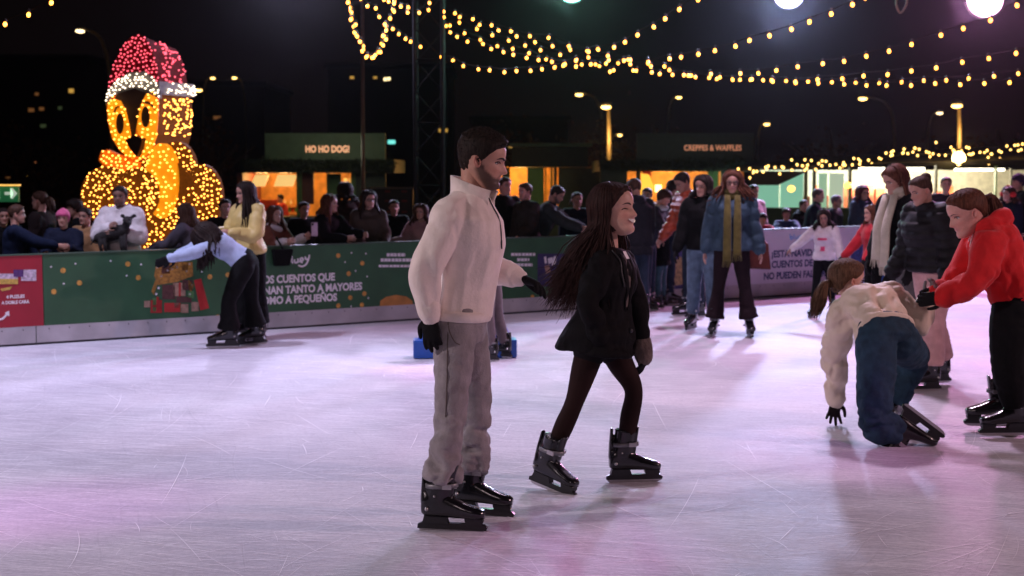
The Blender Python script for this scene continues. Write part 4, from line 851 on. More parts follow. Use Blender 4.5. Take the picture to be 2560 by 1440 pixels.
# ---------------------------------------------------------------- skeletons
def rotm(axis, a): return np.array(Matrix.Rotation(a, 3, Vector(axis)))
def fk(x, y, heading, H=1.68, skates=True, lean=4, side=0, head_yaw=0, head_pitch=0, aL=(5, 8, 10), aR=(5, 8, 10), lL=(2, 3, 4), lR=(2, 3, 4), zoff=0, ground=True, twist=0):
    h = R(heading); f = np.array((math.cos(h), math.sin(h), 0)); s = np.array((-math.sin(h), math.cos(h), 0)); z = np.array((0, 0, 1.0)); k = H / 1.75
    J = dict(f=f, s=s, k=k, H=H); up = unit(z * math.cos(R(lean)) + f * math.sin(R(lean)) + s * math.sin(R(side)))
    pel = np.zeros(3); hw = .088 * k
    for nm, sg, leg in (('L', 1, lL), ('R', -1, lR)):
        hip = pel + s * hw * sg - z * .04 * k; th, ab, kb_ = leg[:3]
        d = f * math.sin(R(th)) + s * sg * math.sin(R(ab)) - z * math.cos(R(th)); d = unit(d); kn = hip + d * .425 * k
        d2 = unit(f * math.sin(R(th - kb_)) + s * sg * math.sin(R(ab)) - z * math.cos(R(th - kb_))); an = kn + d2 * .405 * k
        J['hip' + nm], J['kn' + nm], J['an' + nm] = hip, kn, an
        J['toe' + nm] = unit(rotm((0, 0, 1), R(8 * sg + (leg[3] if len(leg) > 3 else 0))) @ f); J['ft' + nm] = z if not (len(leg) > 4) else unit(z + f * math.tan(R(leg[4])))
    tz = twist; s2 = rotm((0, 0, 1), R(tz)) @ s; f2 = rotm((0, 0, 1), R(tz)) @ f
    neck = pel + up * .53 * k; J['pel'], J['neck'], J['up'], J['s2'], J['f2'] = pel, neck, up, s2, f2
    for nm, sg, arm in (('L', 1, aL), ('R', -1, aR)):
        sh = neck - up * .055 * k + s2 * .175 * k * sg; sw, ab, be = arm[:3]; tw = arm[3] if len(arm) > 3 else 0
        bd = lambda a, b: unit(f2 * math.sin(R(a)) * math.cos(R(b)) + s2 * sg * math.sin(R(b)) - z * math.cos(R(a)) * math.cos(R(b)))
        el = sh + bd(sw, ab) * .295 * k; wr = el + bd(sw + be, ab - tw) * .255 * k
        J['sh' + nm], J['el' + nm], J['wr' + nm] = sh, el, wr; J['hd' + nm] = unit(wr - el)
    hf = rotm((0, 0, 1), R(head_yaw)) @ f2; J['hf'] = unit(hf * math.cos(R(head_pitch)) - z * math.sin(R(head_pitch))); J['hu'] = unit(z * math.cos(R(head_pitch)) + hf * math.sin(R(head_pitch)))
    J['hh'] = .232 * k; J['head'] = neck + up * .075 * k + f2 * .025 * k + J['hu'] * .085 * k
    low = min(J['anL'][2], J['anR'][2]); dz = (.165 * k if skates else .09 * k) - low + zoff
    mid = np.array((0, 0, 0.0)); base = np.array((x, y, 0.0)) + z * dz
    am = (J['anL'] + J['anR']) / 2; base[:2] -= am[:2] if ground else 0
    for n in list(J):
        if n in ('pel', 'neck', 'head') or n[:2] in ('sh', 'el', 'wr', 'kn', 'an') or n[:3] == 'hip': J[n] = J[n] + base
    return J

def torso_rings(J, stations, n=18, flat=1.0):
    """stations: (t, half width, half depth, forward shift); t 0 = pelvis, 1 = neck base; t<0 hangs down"""
    k = J['k']; pel, neck = J['pel'], J['neck']; hipax = unit(J['hipL'] - J['hipR']); shax = unit(J['shL'] - J['shR'])
    up = unit(neck - pel); rings = []; A = np.linspace(0, 2 * math.pi, n, endpoint=False); bulge = J.get('bulge', np.zeros(3))
    hang = J.get('hang', np.array((0, 0, -1.0)))
    for t, w, d, fx in stations:
        if t >= 0: c = pel + (neck - pel) * t + bulge * math.sin(math.pi * min(t, 1)); u = up
        else: c = pel + hang * (-t) * np.linalg.norm(neck - pel); u = unit(up * .4 - hang * .6)
        ax = unit(hipax * (1 - max(0, min(1, t))) + shax * max(0, min(1, t))); ax = unit(ax - u * np.dot(ax, u)); fw = np.cross(ax, u); fw = fw if np.dot(fw, J['f']) > 0 or np.dot(J['f'], fw) == 0 else fw
        cc, ss = np.cos(A), np.sin(A)
        rings.append(c + fw * fx * k + np.outer(np.sign(cc) * np.abs(cc) ** .85 * w * k, ax) + np.outer(np.sign(ss) * np.abs(ss) ** .85 * d * k, fw))
    return loft(rings)
def shoulders(J, r0, r1): 
    k = J['k']; m = J['neck'] - unit(J['neck'] - J['pel']) * .035 * k
    return [limb([m + (J['sh' + s] - m) * .15, m + (J['sh' + s] - m) * .6 , J['sh' + s]], [r0 * k, (r0 + r1) / 2 * k, r1 * k], n=12, m=3) for s in 'LR']
def arm_tube(J, s, r, ext=0.0, n=14):
    k = J['k']; sh, el, wr = J['sh' + s], J['el' + s], J['wr' + s]; d = unit(wr - el)
    a = sh + (el - sh) * .5; b = el + (wr - el) * .5
    return limb([sh, a, el, b, wr + d * ext], [r[0] * k, (r[0] * .45 + r[1] * .55) * k, r[1] * k, (r[1] * .5 + r[2] * .5) * k, r[2] * k], n=n, m=5)
def leg_tube(J, s, r, ext=0, n=14, rc=True):
    k = J['k']; hp, kn, an = J['hip' + s], J['kn' + s], J['an' + s]; d = unit(an - kn)
    return limb([hp + unit(hp - kn) * .02, hp * .55 + kn * .45, kn, kn * .55 + an * .45, an + d * ext], [r[0] * k, r[1] * k, r[2] * k, r[3] * k, r[4] * k], n=n, m=5, roundcap=rc)
FEM = [(-.16, .12, .10, -.01), (-.06, .165, .118, -.01), (.05, .168, .118, -.008), (.25, .140, .100, .0), (.42, .128, .094, .005), (.62, .145, .112, .015), (.80, .155, .105, .008), (.92, .12, .08, -.005), (1.0, .07, .06, 0)]
MASC = [(-.16, .12, .10, 0), (-.06, .155, .112, 0), (.05, .160, .112, 0), (.25, .148, .103, .003), (.42, .150, .105, .006), (.62, .172, .118, .010), (.80, .178, .112, .004), (.92, .14, .085, -.005), (1.0, .075, .065, 0)]

def nearest_handnormal(J, s): return J.get('pn' + s, None)
def person(label, J, sp, group=None):
    """sp keys: lod, skin, head{}, hair(kind, colour, length), top(...), bottom(...), hands, skates"""
    lod = sp.get('lod', 1); k = J['k']; vox = {0: .0085, 1: .013, 2: .016}[lod] * sp.get('vk', 1)
    b = (J['anL'] + J['anR']) / 2; root = thing('person', label, sp.get('cat', 'person'), (b[0], b[1], 0), group); o3 = np.array(root.location)
    fem = sp.get('fem', 0); prof = FEM if fem else MASC
    # ---- body: one continuous surface
    cv = .90 if sp.get('top') else 1.0
    ps = [torso_rings(J, [(t, w * cv, d * cv, fx) for t, w, d, fx in prof])] + shoulders(J, .040, .044)
    ps += [arm_tube(J, s, (.046, .038, .027)) for s in 'LR'] + [leg_tube(J, s, sp.get('legr', (.078, .064, .044, .044, .030) if sp.get('bottom') else (.085, .075, .052, .053, .036))) for s in 'LR']
    ps.append(limb([J['neck'] - J['f2'] * .01 - (J['neck'] - J['pel']) * .1, J['neck'] + J['f2'] * .004, J['head'] - J['hf'] * .05 * k], [.056 * k, .052 * k, .055 * k], n=14, m=4))
    bare = [s for s in 'LR' if sp.get('hands', {}).get(s, 'bare') == 'bare']
    V, F, Nn = remesh(join(ps), vox, 5)
    Vs, Fs, MI, MK, n0 = [V], list(F), [0] * len(F), [np.zeros((len(V), 3))], len(V)
    def add(v, f, slot, mk=None):
        nonlocal n0
        Vs.append(np.asarray(v)); Fs.extend(tuple(i + n0 for i in q) for q in f); MI.extend([slot] * len(f)); MK.append(mk if mk is not None else np.zeros((len(v), 3))); n0 += len(v)
    f_, u_ = J['hf'], J['hu']; l_ = np.cross(u_, f_); HM = np.stack([f_, l_, u_], 1) * J['hh']; hc = J['head']
    hw = lambda v: (np.asarray(v) - np.array((0, 0, .5))) @ HM.T + hc
    hspec = dict(sp.get('head', {})); hspec.setdefault('fem', fem)
    for v, f, slot, mk in build_head(hspec, lod): add(hw(v), f, slot, mk)
    hand_v = {0: .0045, 1: .008, 2: None}[lod]
    for s in 'LR':
        thumb = J.get('th' + s, 1 if s == 'L' else -1); pn = J.get('pn' + s)
        if pn is None: pn = -J['s2'] * (1 if s == 'L' else -1) 
        J['pn' + s] = pn; J['th' + s] = thumb
        if s in bare:
            v, f = hand(J['wr' + s], J['hd' + s], pn, thumb, J.get('cu' + s, .4), k, hand_v); add(v, f, 0)
    me = make_mesh('body', np.vstack(Vs) - o3, Fs, [skin_mat(sp.get('skin', (.56, .33, .25))), EYEW, EYED, BROW if not sp.get('browc') else mat('brow_hair', sp['browc'], .7), TEETH], True, MI)
    ca = me.color_attributes.new('mask', 'FLOAT_COLOR', 'POINT'); mk = np.ones((n0, 4)); mk[:, :3] = np.vstack(MK); ca.data.foreach_set('color', mk.ravel())
    new_obj('body', me, root)
    # ---- gloves
    for s in 'LR':
        g = sp.get('hands', {}).get(s, 'bare')
        if g != 'bare' and g is not None:
            v, f = hand(J['wr' + s], J['hd' + s], J['pn' + s], J['th' + s], J.get('cu' + s, .4), k * 1.06, hand_v, .0022, J.get('sp' + s, .12))
            cu = limb([J['wr' + s] - J['hd' + s] * .05, J['wr' + s] + J['hd' + s] * .02], [.037 * k, .033 * k], n=12, m=2)
            part('glove', join([(v, f), cu]), g, root, True)
    # ---- trousers
    bt_ = sp.get('bottom')
    if bt_:
        r = {'straight': (.108, .100, .082, .078, .070), 'slim': (.098, .086, .063, .064, .048), 'wide': (.112, .112, .105, .112, .118), 'flare': (.108, .092, .070, .082, .110), 'joggers': (.108, .108, .088, .080, .056)}[bt_.get('cut', 'straight')]
        r = tuple(a * bt_.get('fat', 1) for a in r); r = r[:4] + (r[4] * bt_.get('cuffr', 1),)
        g = 1.08 * bt_.get('hipk', 1); rs = bt_.get('rise', .26); pa = np.array(prof); stn = [(t, w * g, d * g, fx) for t, w, d, fx in prof if t < rs - .02] + [(rs, np.interp(rs, pa[:, 0], pa[:, 1]) * g, np.interp(rs, pa[:, 0], pa[:, 2]) * g, 0)]
        vf = join([torso_rings(J, stn)] + [leg_tube(J, s, r, bt_.get('ext', -.02), 14, False) for s in 'LR'] + [ellipsoid(J['hip' + s], (r[0] * k,) * 3, 14) for s in 'LR'])
        V, F, Nn = remesh(vf, vox, 5); amp = bt_.get('fold', .008); low = np.clip((max(J['knL'][2], J['knR'][2]) - V[:, 2]) / .35, 0, 1)
        V = folds(V, Nn, amp * k, bt_.get('ff', 9) / k, seed=len(label), stretch=(1, 1, 1.5), weight=.35 + bt_.get('bunch', .6) * low)
        if bt_.get('fold2'): V = folds(V, Nn, bt_['fold2'] * k, 16 / k, seed=5, stretch=(1, 1, 1.3), weight=.4 + low)
        part('trousers', (V, F), bt_['mat'], root, True)
    # ---- top
    tp = sp.get('top')
    if tp:
        lo = tp.get('loose', .02); hem = tp.get('hem', -.02); fl = tp.get('flare', 0); fd = tp.get('flared', 0)
        stn = [(hem, *(np.array((np.interp(hem, [p[0] for p in prof], [p[1] for p in prof]) if hem > -.06 else prof[1][1], np.interp(hem, [p[0] for p in prof], [p[2] for p in prof]) if hem > -.06 else prof[1][2])) + lo * tp.get('hemk', .8) + fl + np.array((0, fd))), tp.get('hemfx', 0))]
        if hem < -.2: stn.append((hem * .5, prof[1][1] + lo + fl * .5, prof[1][2] + lo + fl * .5 + fd * .8, tp.get('hemfx', 0) * .75))
        for t, w, d, fx in prof:
            if t > hem + .06: 
                q = lo * (1 - .6 * max(0, (t - .8) / .2)); stn.append((t, w + q + (fl * max(0, (.3 - t)) if t < .3 else 0), d + q + (fd * max(0, (.3 - t)) / .46 if t < .3 else 0), fx + tp.get('hemfx', 0) * max(0, .3 - t) / .46))
        ar = tp.get('arm', (.064 + lo * .7, .056 + lo * .7, .042 + lo * .5))
        vf = [torso_rings(J, stn)] + shoulders(J, .052 + lo * .5, ar[0] * .95)
        for s in 'LR':
            if s not in tp.get('nosleeve', ''): vf.append(arm_tube(J, s, ar, tp.get('aext', -.01)))
        if tp.get('hood'): 
            kk = k; nb = J['neck']; ff, ss = J['f2'], J['s2']; up = J['up']
            vf.append(limb([nb + ff * .085 * kk - up * .01, nb + ss * .085 * kk + ff * .02 + up * .015, nb - ff * .075 * kk + ss * .06 * kk + up * .02, nb - ff * .10 * kk, nb - ff * .075 * kk - ss * .06 * kk + up * .02, nb - ss * .085 * kk + ff * .02 + up * .015, nb + ff * .085 * kk - up * .01], [.026, .034, .044, .055, .044, .034, .026], n=12, m=4))
        if tp.get('collar'):
            nb = J['neck']; up = J['up']; c0, c1 = nb - up * .05 * k, nb + up * tp['collar'] * k + J['f2'] * .012
            vf.append(limb([c0, c1], [(.088 * k, .084 * k), (.076 * k, .076 * k)], n=16, m=3, side=J['s2'], roundcap=False))
        V, F, Nn = remesh(join(vf), vox, 5)
        V = folds(V, Nn, tp.get('fold', .009) * k, tp.get('ff', 7) / k, seed=len(label) + 3, stretch=tp.get('st', (1, 1, 1.25)))
        if tp.get('puff'):
            d = (V - J['pel']) @ unit(J['neck'] - J['pel']); V = V + Nn * (np.abs(np.sin(d / (.075 * k) * math.pi))[:, None] ** .6 * .016 - .010)
        if tp.get('fold2'): V = folds(V, Nn, tp['fold2'] * k, 15 / k, seed=len(label) + 9, stretch=(1, 1, .55))
        nm = tp.get('name', 'jacket'); top_o = part(nm, (V, F), tp['mat'], root, True)
        sp['_top'] = (top_o, V, F, Nn)
        if tp.get('cuff'):
            for s in 'LR':
                d = unit(J['wr' + s] - J['el' + s]); e = J['wr' + s] + d * tp.get('aext', -.01)
                part('cuff', limb([e - d * .028 * k, e - d * .005 * k, e + d * .024 * k], [(ar[2] + .003) * k, (ar[2] + .001) * k, (ar[2] - .004) * k], n=16, m=3), tp.get('cuffmat', tp['mat']), top_o, True)
        if tp.get('band'):
            w, d = stn[0][1], stn[0][2]; part('waistband', torso_rings(J, [(hem - .035, w - .010, d - .010, 0), (hem - .03, w + .001, d + .001, 0), (hem + .03, w + .006, d + .006, 0), (hem + .05, w - .004, d - .004, 0)], 26), tp.get('cuffmat', tp['mat']), top_o, True)
    # ---- hair
    hr = sp.get('hair')
    if hr:
        kind, hm, ln = hr.get('kind', 'short'), hair_mat(hr.get('col', (.030, .018, .013))), hr.get('len', .35)
        ps = []; hh = J['hh']
        th_ = hr.get('thick', {'short': .05, 'long': .075, 'pony': .045, 'bun': .04, 'bob': .09, 'bangs': .085}.get(kind, .05))
        if kind == 'fade': ps.append(hair_cap('short', hspec, lambda z, a: np.interp(z, [.3, .55, .70, .82, 1.0], [.012, .022, .052, .075, .085]) + .02 * np.clip(1 - a / .6, 0, 1) * (z > .8), lod, .020))
        elif kind in ('short',): ps.append(hair_cap('short', hspec, lambda z, a: th_ * np.interp(z, [.3, .6, .85], [.6, .9, 1.25]), lod, .03))
        elif kind == 'bangs': ps.append(hair_cap('bangs', hspec, th_, lod, .03))
        elif kind in ('pony', 'bun'): ps.append(hair_cap('back', hspec, th_, lod, .014))
        elif kind != 'none': ps.append(hair_cap('long', hspec, th_, lod, .02))
        ps = [(hw(v), f) for v, f in ps]
        flow = np.asarray(hr.get('flow', (0, 0, 0)), float); dn = unit(np.array((0, 0, -1.0)) + flow)
        if kind in ('long', 'bob'):
            n_s = hr.get('n', (420, 110, 46)[lod]); rr = (.0036, .008, .013)[lod] * hr.get('rk', 1); a0, a1 = hr.get('arc', (1.25, 2 * math.pi - 1.25)); back = J['f2'] * -1
            tk = th_ + .012; out_ = hr.get('out', .05) * k
            def onh(e, a, t): t = t * (.72 if e > 70 else 1); return hw((-.03 + math.cos(R(e)) * math.cos(a) * (.44 + t), math.cos(R(e)) * math.sin(a) * (.345 + t), .5 + math.sin(R(e)) * (.5 + t)))
            for i in range(n_s):
                a = a0 + (a1 - a0) * ((i + rng.random()) / n_s); dx, dy = math.cos(a), math.sin(a); q = rng.random(); t = tk + .035 * q
                L_ = ln * k * (.72 + .36 * rng.random()); rad = f_ * dx + l_ * dy; rad = rad * np.array((1, 1, 0)); sd = rad * out_ * (.6 + .8 * q) + rng.normal(0, .010, 3)
                p2 = onh(-22, a, t - .02); p3 = p2 + dn * L_ * .5 + sd; p4 = p2 + dn * L_ + sd * 1.15 + rng.normal(0, .014, 3); wv = rng.normal(0, hr.get('wave', .006), 3)
                ps.append(limb([onh(84, a, t), onh(55, a, t), onh(18, a, t), p2 + wv * .5, p3 + wv, p4 - wv], [rr * .6, rr * 1.3, rr * 1.5, rr * 1.5, rr * 1.2, rr * .35], n=4, m=2, roundcap=False))
            if ln > .12: 
                c2, c3 = hw((-.20, 0, .3)), hw((-.26, 0, .1)) + dn * ln * k * .45
                ps.append(limb([hw((-.15, 0, .6)), c2, c3, c3 + dn * ln * k * .32], [(.30 * hh, .22 * hh), (.28 * hh, .18 * hh), (.26 * hh, .10 * hh), (.12 * hh, .05 * hh)], n=12, m=4, side=l_))
        if kind == 'pony':
            p0 = hw((-.44, 0, hr.get('pz', .62))); pdir = unit(-f_ * .9 + np.array((0, 0, -.2))); p1 = p0 + pdir * .05 * k; d2 = unit(dn + pdir * .25)
            ps.append(limb([hw((-.36, 0, hr.get('pz', .62))), p1, p1 + d2 * ln * .5 * k, p1 + d2 * ln * k], [.024 * k, .034 * k, .040 * k, .010 * k], n=12, m=5))
            for i in range((160, 40, 14)[lod]):
                j = rng.normal(0, hr.get('pj', .014), 3) * k; ps.append(limb([p0 + j * .2, p1 + j, p1 + d2 * ln * .55 * k + j * 2.0, p1 + d2 * ln * k * (.8 + .35 * rng.random()) + j * 1.6], [(.004, .007, .010)[lod]] * 3 + [.0015], n=4, m=3, roundcap=False))
        if kind == 'bun': ps.append(ellipsoid(hw((-.36, 0, hr.get('pz', .86))), (.05 * k, .05 * k, .045 * k), 12))
        V, F = join(ps); part('hair', (V, F), hm, root, True)
    if sp.get('hat'):
        ht = sp['hat']; v, f = hair_cap('bangs', hspec, lambda z, a: .075 + .05 * np.clip((z - .9) / .1, 0, 1), lod, .004)
        part('beanie', (hw(v), f), ht, root, True)
    if sp.get('glasses'):
        gp = [hw((.40, s * .155, .50)) for s in (1, -1)]; A = np.linspace(0, 2 * math.pi, 15)
        v = [limb([g + l_ * math.cos(a) * .027 * k + u_ * math.sin(a) * .022 * k for a in A], [.0028 * k] * 15, n=5, m=1) for g in gp] + [limb([hw((.41, .07, .51)), hw((.43, 0, .52)), hw((.41, -.07, .51))], [.0025 * k] * 3, n=5, m=2)] + [limb([hw((.40, s * .24, .51)), hw((.1, s * .345, .52)), hw((-.05, s * .34, .51))], [.0025 * k] * 3, n=5, m=2) for s in (1, -1)]
        part('glasses', join(v), EYED, root, True)
    # ---- skates
    if sp.get('skates', True):
        for s in 'LR':
            up = J.get('ft' + s, np.array((0, 0, 1.0))); kk = k * sp.get('footk', 1.0); org = J['an' + s] - unit(up) * .165 * kk
            put_skate(root, org, J['toe' + s], up, kk, lod < 2)
    return root
def scarf_on(root, J, m, hang=.75, side=1, w=.05, loose=.09):
    k = J['k']; nb = J['neck'] + J['up'] * .02; f, s, up = J['f2'], J['s2'], J['up']; A = np.linspace(0, 2 * math.pi, 13); ps = []
    for q, rr in ((0, 1), (.045, .93)):
        ps.append(limb([nb + (f * math.cos(a) * .95 + s * math.sin(a)) * loose * k * rr + up * (q + .012 * math.cos(a) * -1) for a in A], [(.034 * k, .026 * k)] * 13, n=10, m=2, side=up))
    for i, (sg, L_) in enumerate(((side, hang), (-side, hang * .9))):
        a = nb + f * .105 * k + s * sg * .055 * k; b = a + f * .085 * k + np.array((0, 0, -.25 * k)); c = b + np.array((0, 0, -1)) * (L_ - .25) * k + f * .02
        ps.append(limb([a, b, (b + c) / 2, c], [(w * .8 * k, .022 * k), (w * k, .020 * k), (w * 1.05 * k, .018 * k), (w * 1.1 * k, .014 * k)], n=12, m=4, side=s, roundcap=False))
        for j in range(9): 
            p = c + s * w * k * (j / 4 - 1) * 1.0; ps.append(limb([p, p + np.array((0, 0, -.07 * k)) + rng.normal(0, .008, 3)], [.005 * k, .003 * k], n=4, m=1))
    V, F = join(ps); part('scarf', (V, F), m, root, True)
# ---------------------------------------------------------------- posing from the photograph: joints as (pixel x, pixel y, metres behind the figure's own depth)
def pj(Y, **kw): return {n: P(v[0], v[1], Y + v[2]) for n, v in kw.items()}
def Jpix(Y, k, heading, head, hh_px, joints, hyaw=0, hpitch=0, hroll=0, f2=None):
    h = R(heading); J = pj(Y, **joints); z = np.array((0, 0, 1.0)); f = np.array((math.cos(h), math.sin(h), 0)); s = np.array((-math.sin(h), math.cos(h), 0))
    J.update(k=k, H=1.75 * k, f=f, s=s); J['up'] = unit(J['neck'] - J['pel']); s2 = unit(J['shL'] - J['shR']); J['s2'] = s2; J['f2'] = unit(np.cross(s2, J['up']))
    hy = R(heading + hyaw); hf = np.array((math.cos(hy), math.sin(hy), 0)); J['hf'] = unit(hf * math.cos(R(hpitch)) - z * math.sin(R(hpitch))); hu = unit(z * math.cos(R(hpitch)) + hf * math.sin(R(hpitch)))
    J['hu'] = rotm(J['hf'], R(hroll)) @ hu; J['hh'] = hh_px / sc_at(Y); J['head'] = P(head[0], head[1], Y + head[2])
    for q in 'LR': J.setdefault('hd' + q, unit(J['wr' + q] - J['el' + q]))
    return J
def hv(deg, tilt=0): return np.array((math.cos(R(deg)) * math.cos(R(tilt)), math.sin(R(deg)) * math.cos(R(tilt)), math.sin(R(tilt))))
BLKGL = cloth('black_glove', (.010, .010, .011), .85, .3)

# ================================================================== the man in the cream sweater
Ym = 6.68
J = Jpix(Ym, .98, -14, (1206, 402, 0), 137, dict(
    pel=(1149, 800, 0), neck=(1176, 482, .0), shR=(1122, 540, -.155), shL=(1182, 540, .165), elR=(1062, 682, -.21), wrR=(1076, 790, -.20), elL=(1222, 668, .22), wrL=(1296, 694, .16),
    hipR=(1138, 822, -.085), hipL=(1166, 822, .085), knR=(1128, 1010, -.12), knL=(1190, 1000, .14), anR=(1100, 1246, -.14), anL=(1176, 1210, .16)), 6, 10)
J['toeR'], J['toeL'] = hv(-6), hv(-10); J['ftR'], J['ftL'] = np.array((.02, 0, 1.0)), np.array((.05, 0, 1.0))
J['hdR'] = unit(P(1080, 880, Ym - .2) - J['wrR']); J['pnR'] = np.array((.35, 1, 0)); J['cuR'] = .28
J['hdL'] = unit(P(1350, 712, Ym + .12) - J['wrL']); J['pnL'] = np.array((0, -.3, -1.0)); J['cuL'] = .5
J['bulge'] = J['f2'] * .02
CREAM = cloth('cream_fleece', (.86, .76, .69), .92, .28, 70, .05)
GREY = cloth('grey_denim', (.29, .265, .27), .85, .4, 130, .18)
man = person('young man in a cream quarter zip sweater, grey trousers and black gloves skating in front', J, dict(lod=0, skin=(.52, .29, .215), head=dict(eyes='down', beard=.86, nose=1.08, lips=.5, blush=.55, brow=.019),
    hair=dict(kind='fade', col=(.020, .013, .010)), hands=dict(L=BLKGL, R=BLKGL),
    top=dict(mat=CREAM, name='sweater', loose=.026, hem=.04, fold=.015, ff=6, st=(1.25, 1.25, .6), fold2=.004, collar=.0, cuff=True, band=True, arm=(.083, .070, .050), aext=-.02, hemk=1.0),
    bottom=dict(mat=GREY, cut='straight', fat=.95, ext=-.09, cuffr=1.28, fold=.014, ff=8, fold2=.007, bunch=1.6, rise=.12)))
topo = man.children
sw = [c for c in man.children if c.name.startswith('sweater')][0]
nb = J['neck']; up = J['up']; f2, s2 = J['f2'], J['s2']
HM = np.stack([J['hf'], np.cross(J['hu'], J['hf']), J['hu']], 1) * J['hh']; fz_ = []
Vg, _, th_g, zs_g = head_grid(dict(jaw=1), 46, 56); C_ = np.array((-.03, 0, .5))
for i in range(1500):                                             # short cropped tufts that break the outline of his hair
    j = rng.integers(56); a_ = abs(math.atan2(math.sin(th_g[j]), math.cos(th_g[j]))); z_ = rng.uniform(.5, 1.0); zl_ = np.interp(a_, *hair_line('short'))
    if z_ < zl_ + .01: continue
    p_ = Vg[np.argmin(abs(zs_g - z_)), j]; d_ = unit(p_ - C_); t_ = np.interp(z_, [.45, .6, .75, .9, 1], [.008, .02, .045, .062, .066]); dd = unit(d_ + np.array((.35, 0, .25)) + rng.normal(0, .3, 3))
    a0 = p_ + d_ * t_ * .8; fz_.append(limb([(v - np.array((0, 0, .5))) @ HM.T + J['head'] for v in (a0, a0 + dd * np.interp(z_, [.5, .75, 1], [.012, .05, .085]))], [.0026, .0008], n=3, m=1, roundcap=False))
part('cropped_tufts', join(fz_), hair_mat((.020, .013, .010)), [c for c in man.children if c.name.startswith('hair')][0], True)
# stand-up collar, open at the throat, with its zip
A = np.linspace(R(28), R(332), 26)
rings_o, rings_i = [], []
Vc, Fc = [], []
for j, a in enumerate(A):
    d = f2 * math.cos(a) + s2 * math.sin(a); op = abs(math.cos(a / 2)) ** 3
    c0 = nb - up * .070 + f2 * .012; c1 = nb + up * (.074 - .060 * op) - f2 * .012 + f2 * .03 * op
    for c, r in ((c0, .112), ((c0 + c1) / 2, .094 + .012 * op), (c1, .089 + .032 * op), (c1 - up * .002, .079 + .032 * op), ((c0 + c1) / 2, .083 + .012 * op), (c0, .088)): Vc.append(c + d * r)
for j in range(25):
    for q in range(6): Fc.append((j * 6 + q, (j + 1) * 6 + q, (j + 1) * 6 + (q + 1) % 6, j * 6 + (q + 1) % 6))
part('collar', (np.array(Vc), Fc + [tuple(range(6)), tuple(range(150, 156))]), CREAM, sw, True)
ZIP = mat('zip_teeth', (.05, .05, .055), .4, .6)
zc = [P(x, y, Ym + dy) for x, y, dy in ((1192, 487, -.10), (1196, 510, -.125), (1199, 535, -.135), (1201, 556, -.14))]
def drop_on(obj, pts, off=.003):
    """slide points along the view-independent chest normal onto a mesh"""
    from mathutils.bvhtree import BVHTree
    me = obj.data; bvh = BVHTree.FromPolygons([v.co for v in me.vertices], [tuple(p.vertices) for p in me.polygons]); o3 = origin_of(obj); out = []
    for p in pts:
        l, n, i, d = bvh.find_nearest(Vector(p) - o3); out.append(np.array(l + n * off + o3))
    return out
fz = [nb + f2 * (.105 + .02 * i) - up * (.0 + .052 * i) + s2 * -.004 for i in range(5)]
zl = drop_on(sw, fz)
part('zip', join([limb(zl, [.0035] * len(zl), n=6, m=3), limb([zl[-1], zl[-1] - up * .035 + f2 * .004], [.005, .004], n=6, m=1)]), ZIP, sw, True)
tr_ = [c for c in man.children if c.name.startswith('trousers')][0]
seam = [P(x, y, Ym - .2) for x, y in ((1112, 800), (1116, 880), (1116, 960), (1112, 1040))]; sl = drop_on(tr_, seam, .001)
part('seam', limb(sl, [.0028] * len(sl), n=5, m=4), cloth('dark_seam_thread', (.12, .10, .09)), tr_, True)
pk = drop_on(tr_, [P(x, y, Ym - .2) for x, y in ((1114, 800), (1122, 830), (1136, 855), (1150, 862))], .001); part('pocket', limb(pk, [.0028] * len(pk), n=5, m=4), cloth('dark_seam_thread', (.12, .10, .09)), tr_, True)

# ================================================================== the laughing woman in the black blazer
Yw_ = 7.52
J = Jpix(Yw_, .92, -8, (1535, 525, 0), 127, dict(
    pel=(1508, 838, 0), neck=(1522, 622, 0), shR=(1498, 664, -.145), shL=(1552, 656, .14), elR=(1470, 755, -.20), wrR=(1500, 850, -.17), elL=(1590, 765, .16), wrL=(1606, 868, .10),
    hipR=(1482, 855, -.08), hipL=(1525, 855, .08), knR=(1436, 1005, -.10), knL=(1584, 975, .06), anR=(1372, 1152, -.13), anL=(1560, 1137, .06)), -22, -6)
J['toeR'], J['toeL'] = hv(-38, -12), hv(6, 6); J['ftR'], J['ftL'] = np.array((.18, -.1, 1.0)), np.array((.0, 0, 1.0))
J['pnL'] = np.array((-1, .2, 0)); J['cuL'] = .5; J['hdL'] = unit(np.array((.08, -.1, -1.0))); J['pnR'] = np.array((.6, 1, 0)); J['hang'] = unit(np.array((-.10, 0, -1.0)))
BLKC = cloth('black_wool', (.006, .0055, .006), .8, .3, 60, .2)
TIGHTS = mat('sheer_black_tights', (.020, .0085, .0075), .75, 0, .35, 4, .05, 200, .12)
wom = person('laughing young woman with long dark hair in a black blazer, tights and skates', J, dict(lod=0, fem=1, skin=(.60, .35, .27), head=dict(eyes='closed', smile=1, jaw=.86, nose=1.05, blush=.9, lips=.9, brow=.013, fem=1),
    hair=dict(kind='none'), hands=dict(L=BLKGL, R=None),
    top=dict(mat=BLKC, name='blazer', loose=.032, hem=-.20, flare=.024, flared=.070, hemfx=-.03, fold=.014, fold2=.006, ff=6, arm=(.080, .068, .052), aext=-.02),
    bottom=None, legr=(.080, .068, .047, .049, .032)))
part('tights', (lambda r: (r[0], r[1]))(remesh(join([torso_rings(J, [(t, w * 1.03, d * 1.03, fx) for t, w, d, fx in FEM if t <= .1])] + [leg_tube(J, s, (.090, .078, .055, .057, .038), 0) for s in 'LR']), .0085, 6)), TIGHTS, wom, True)
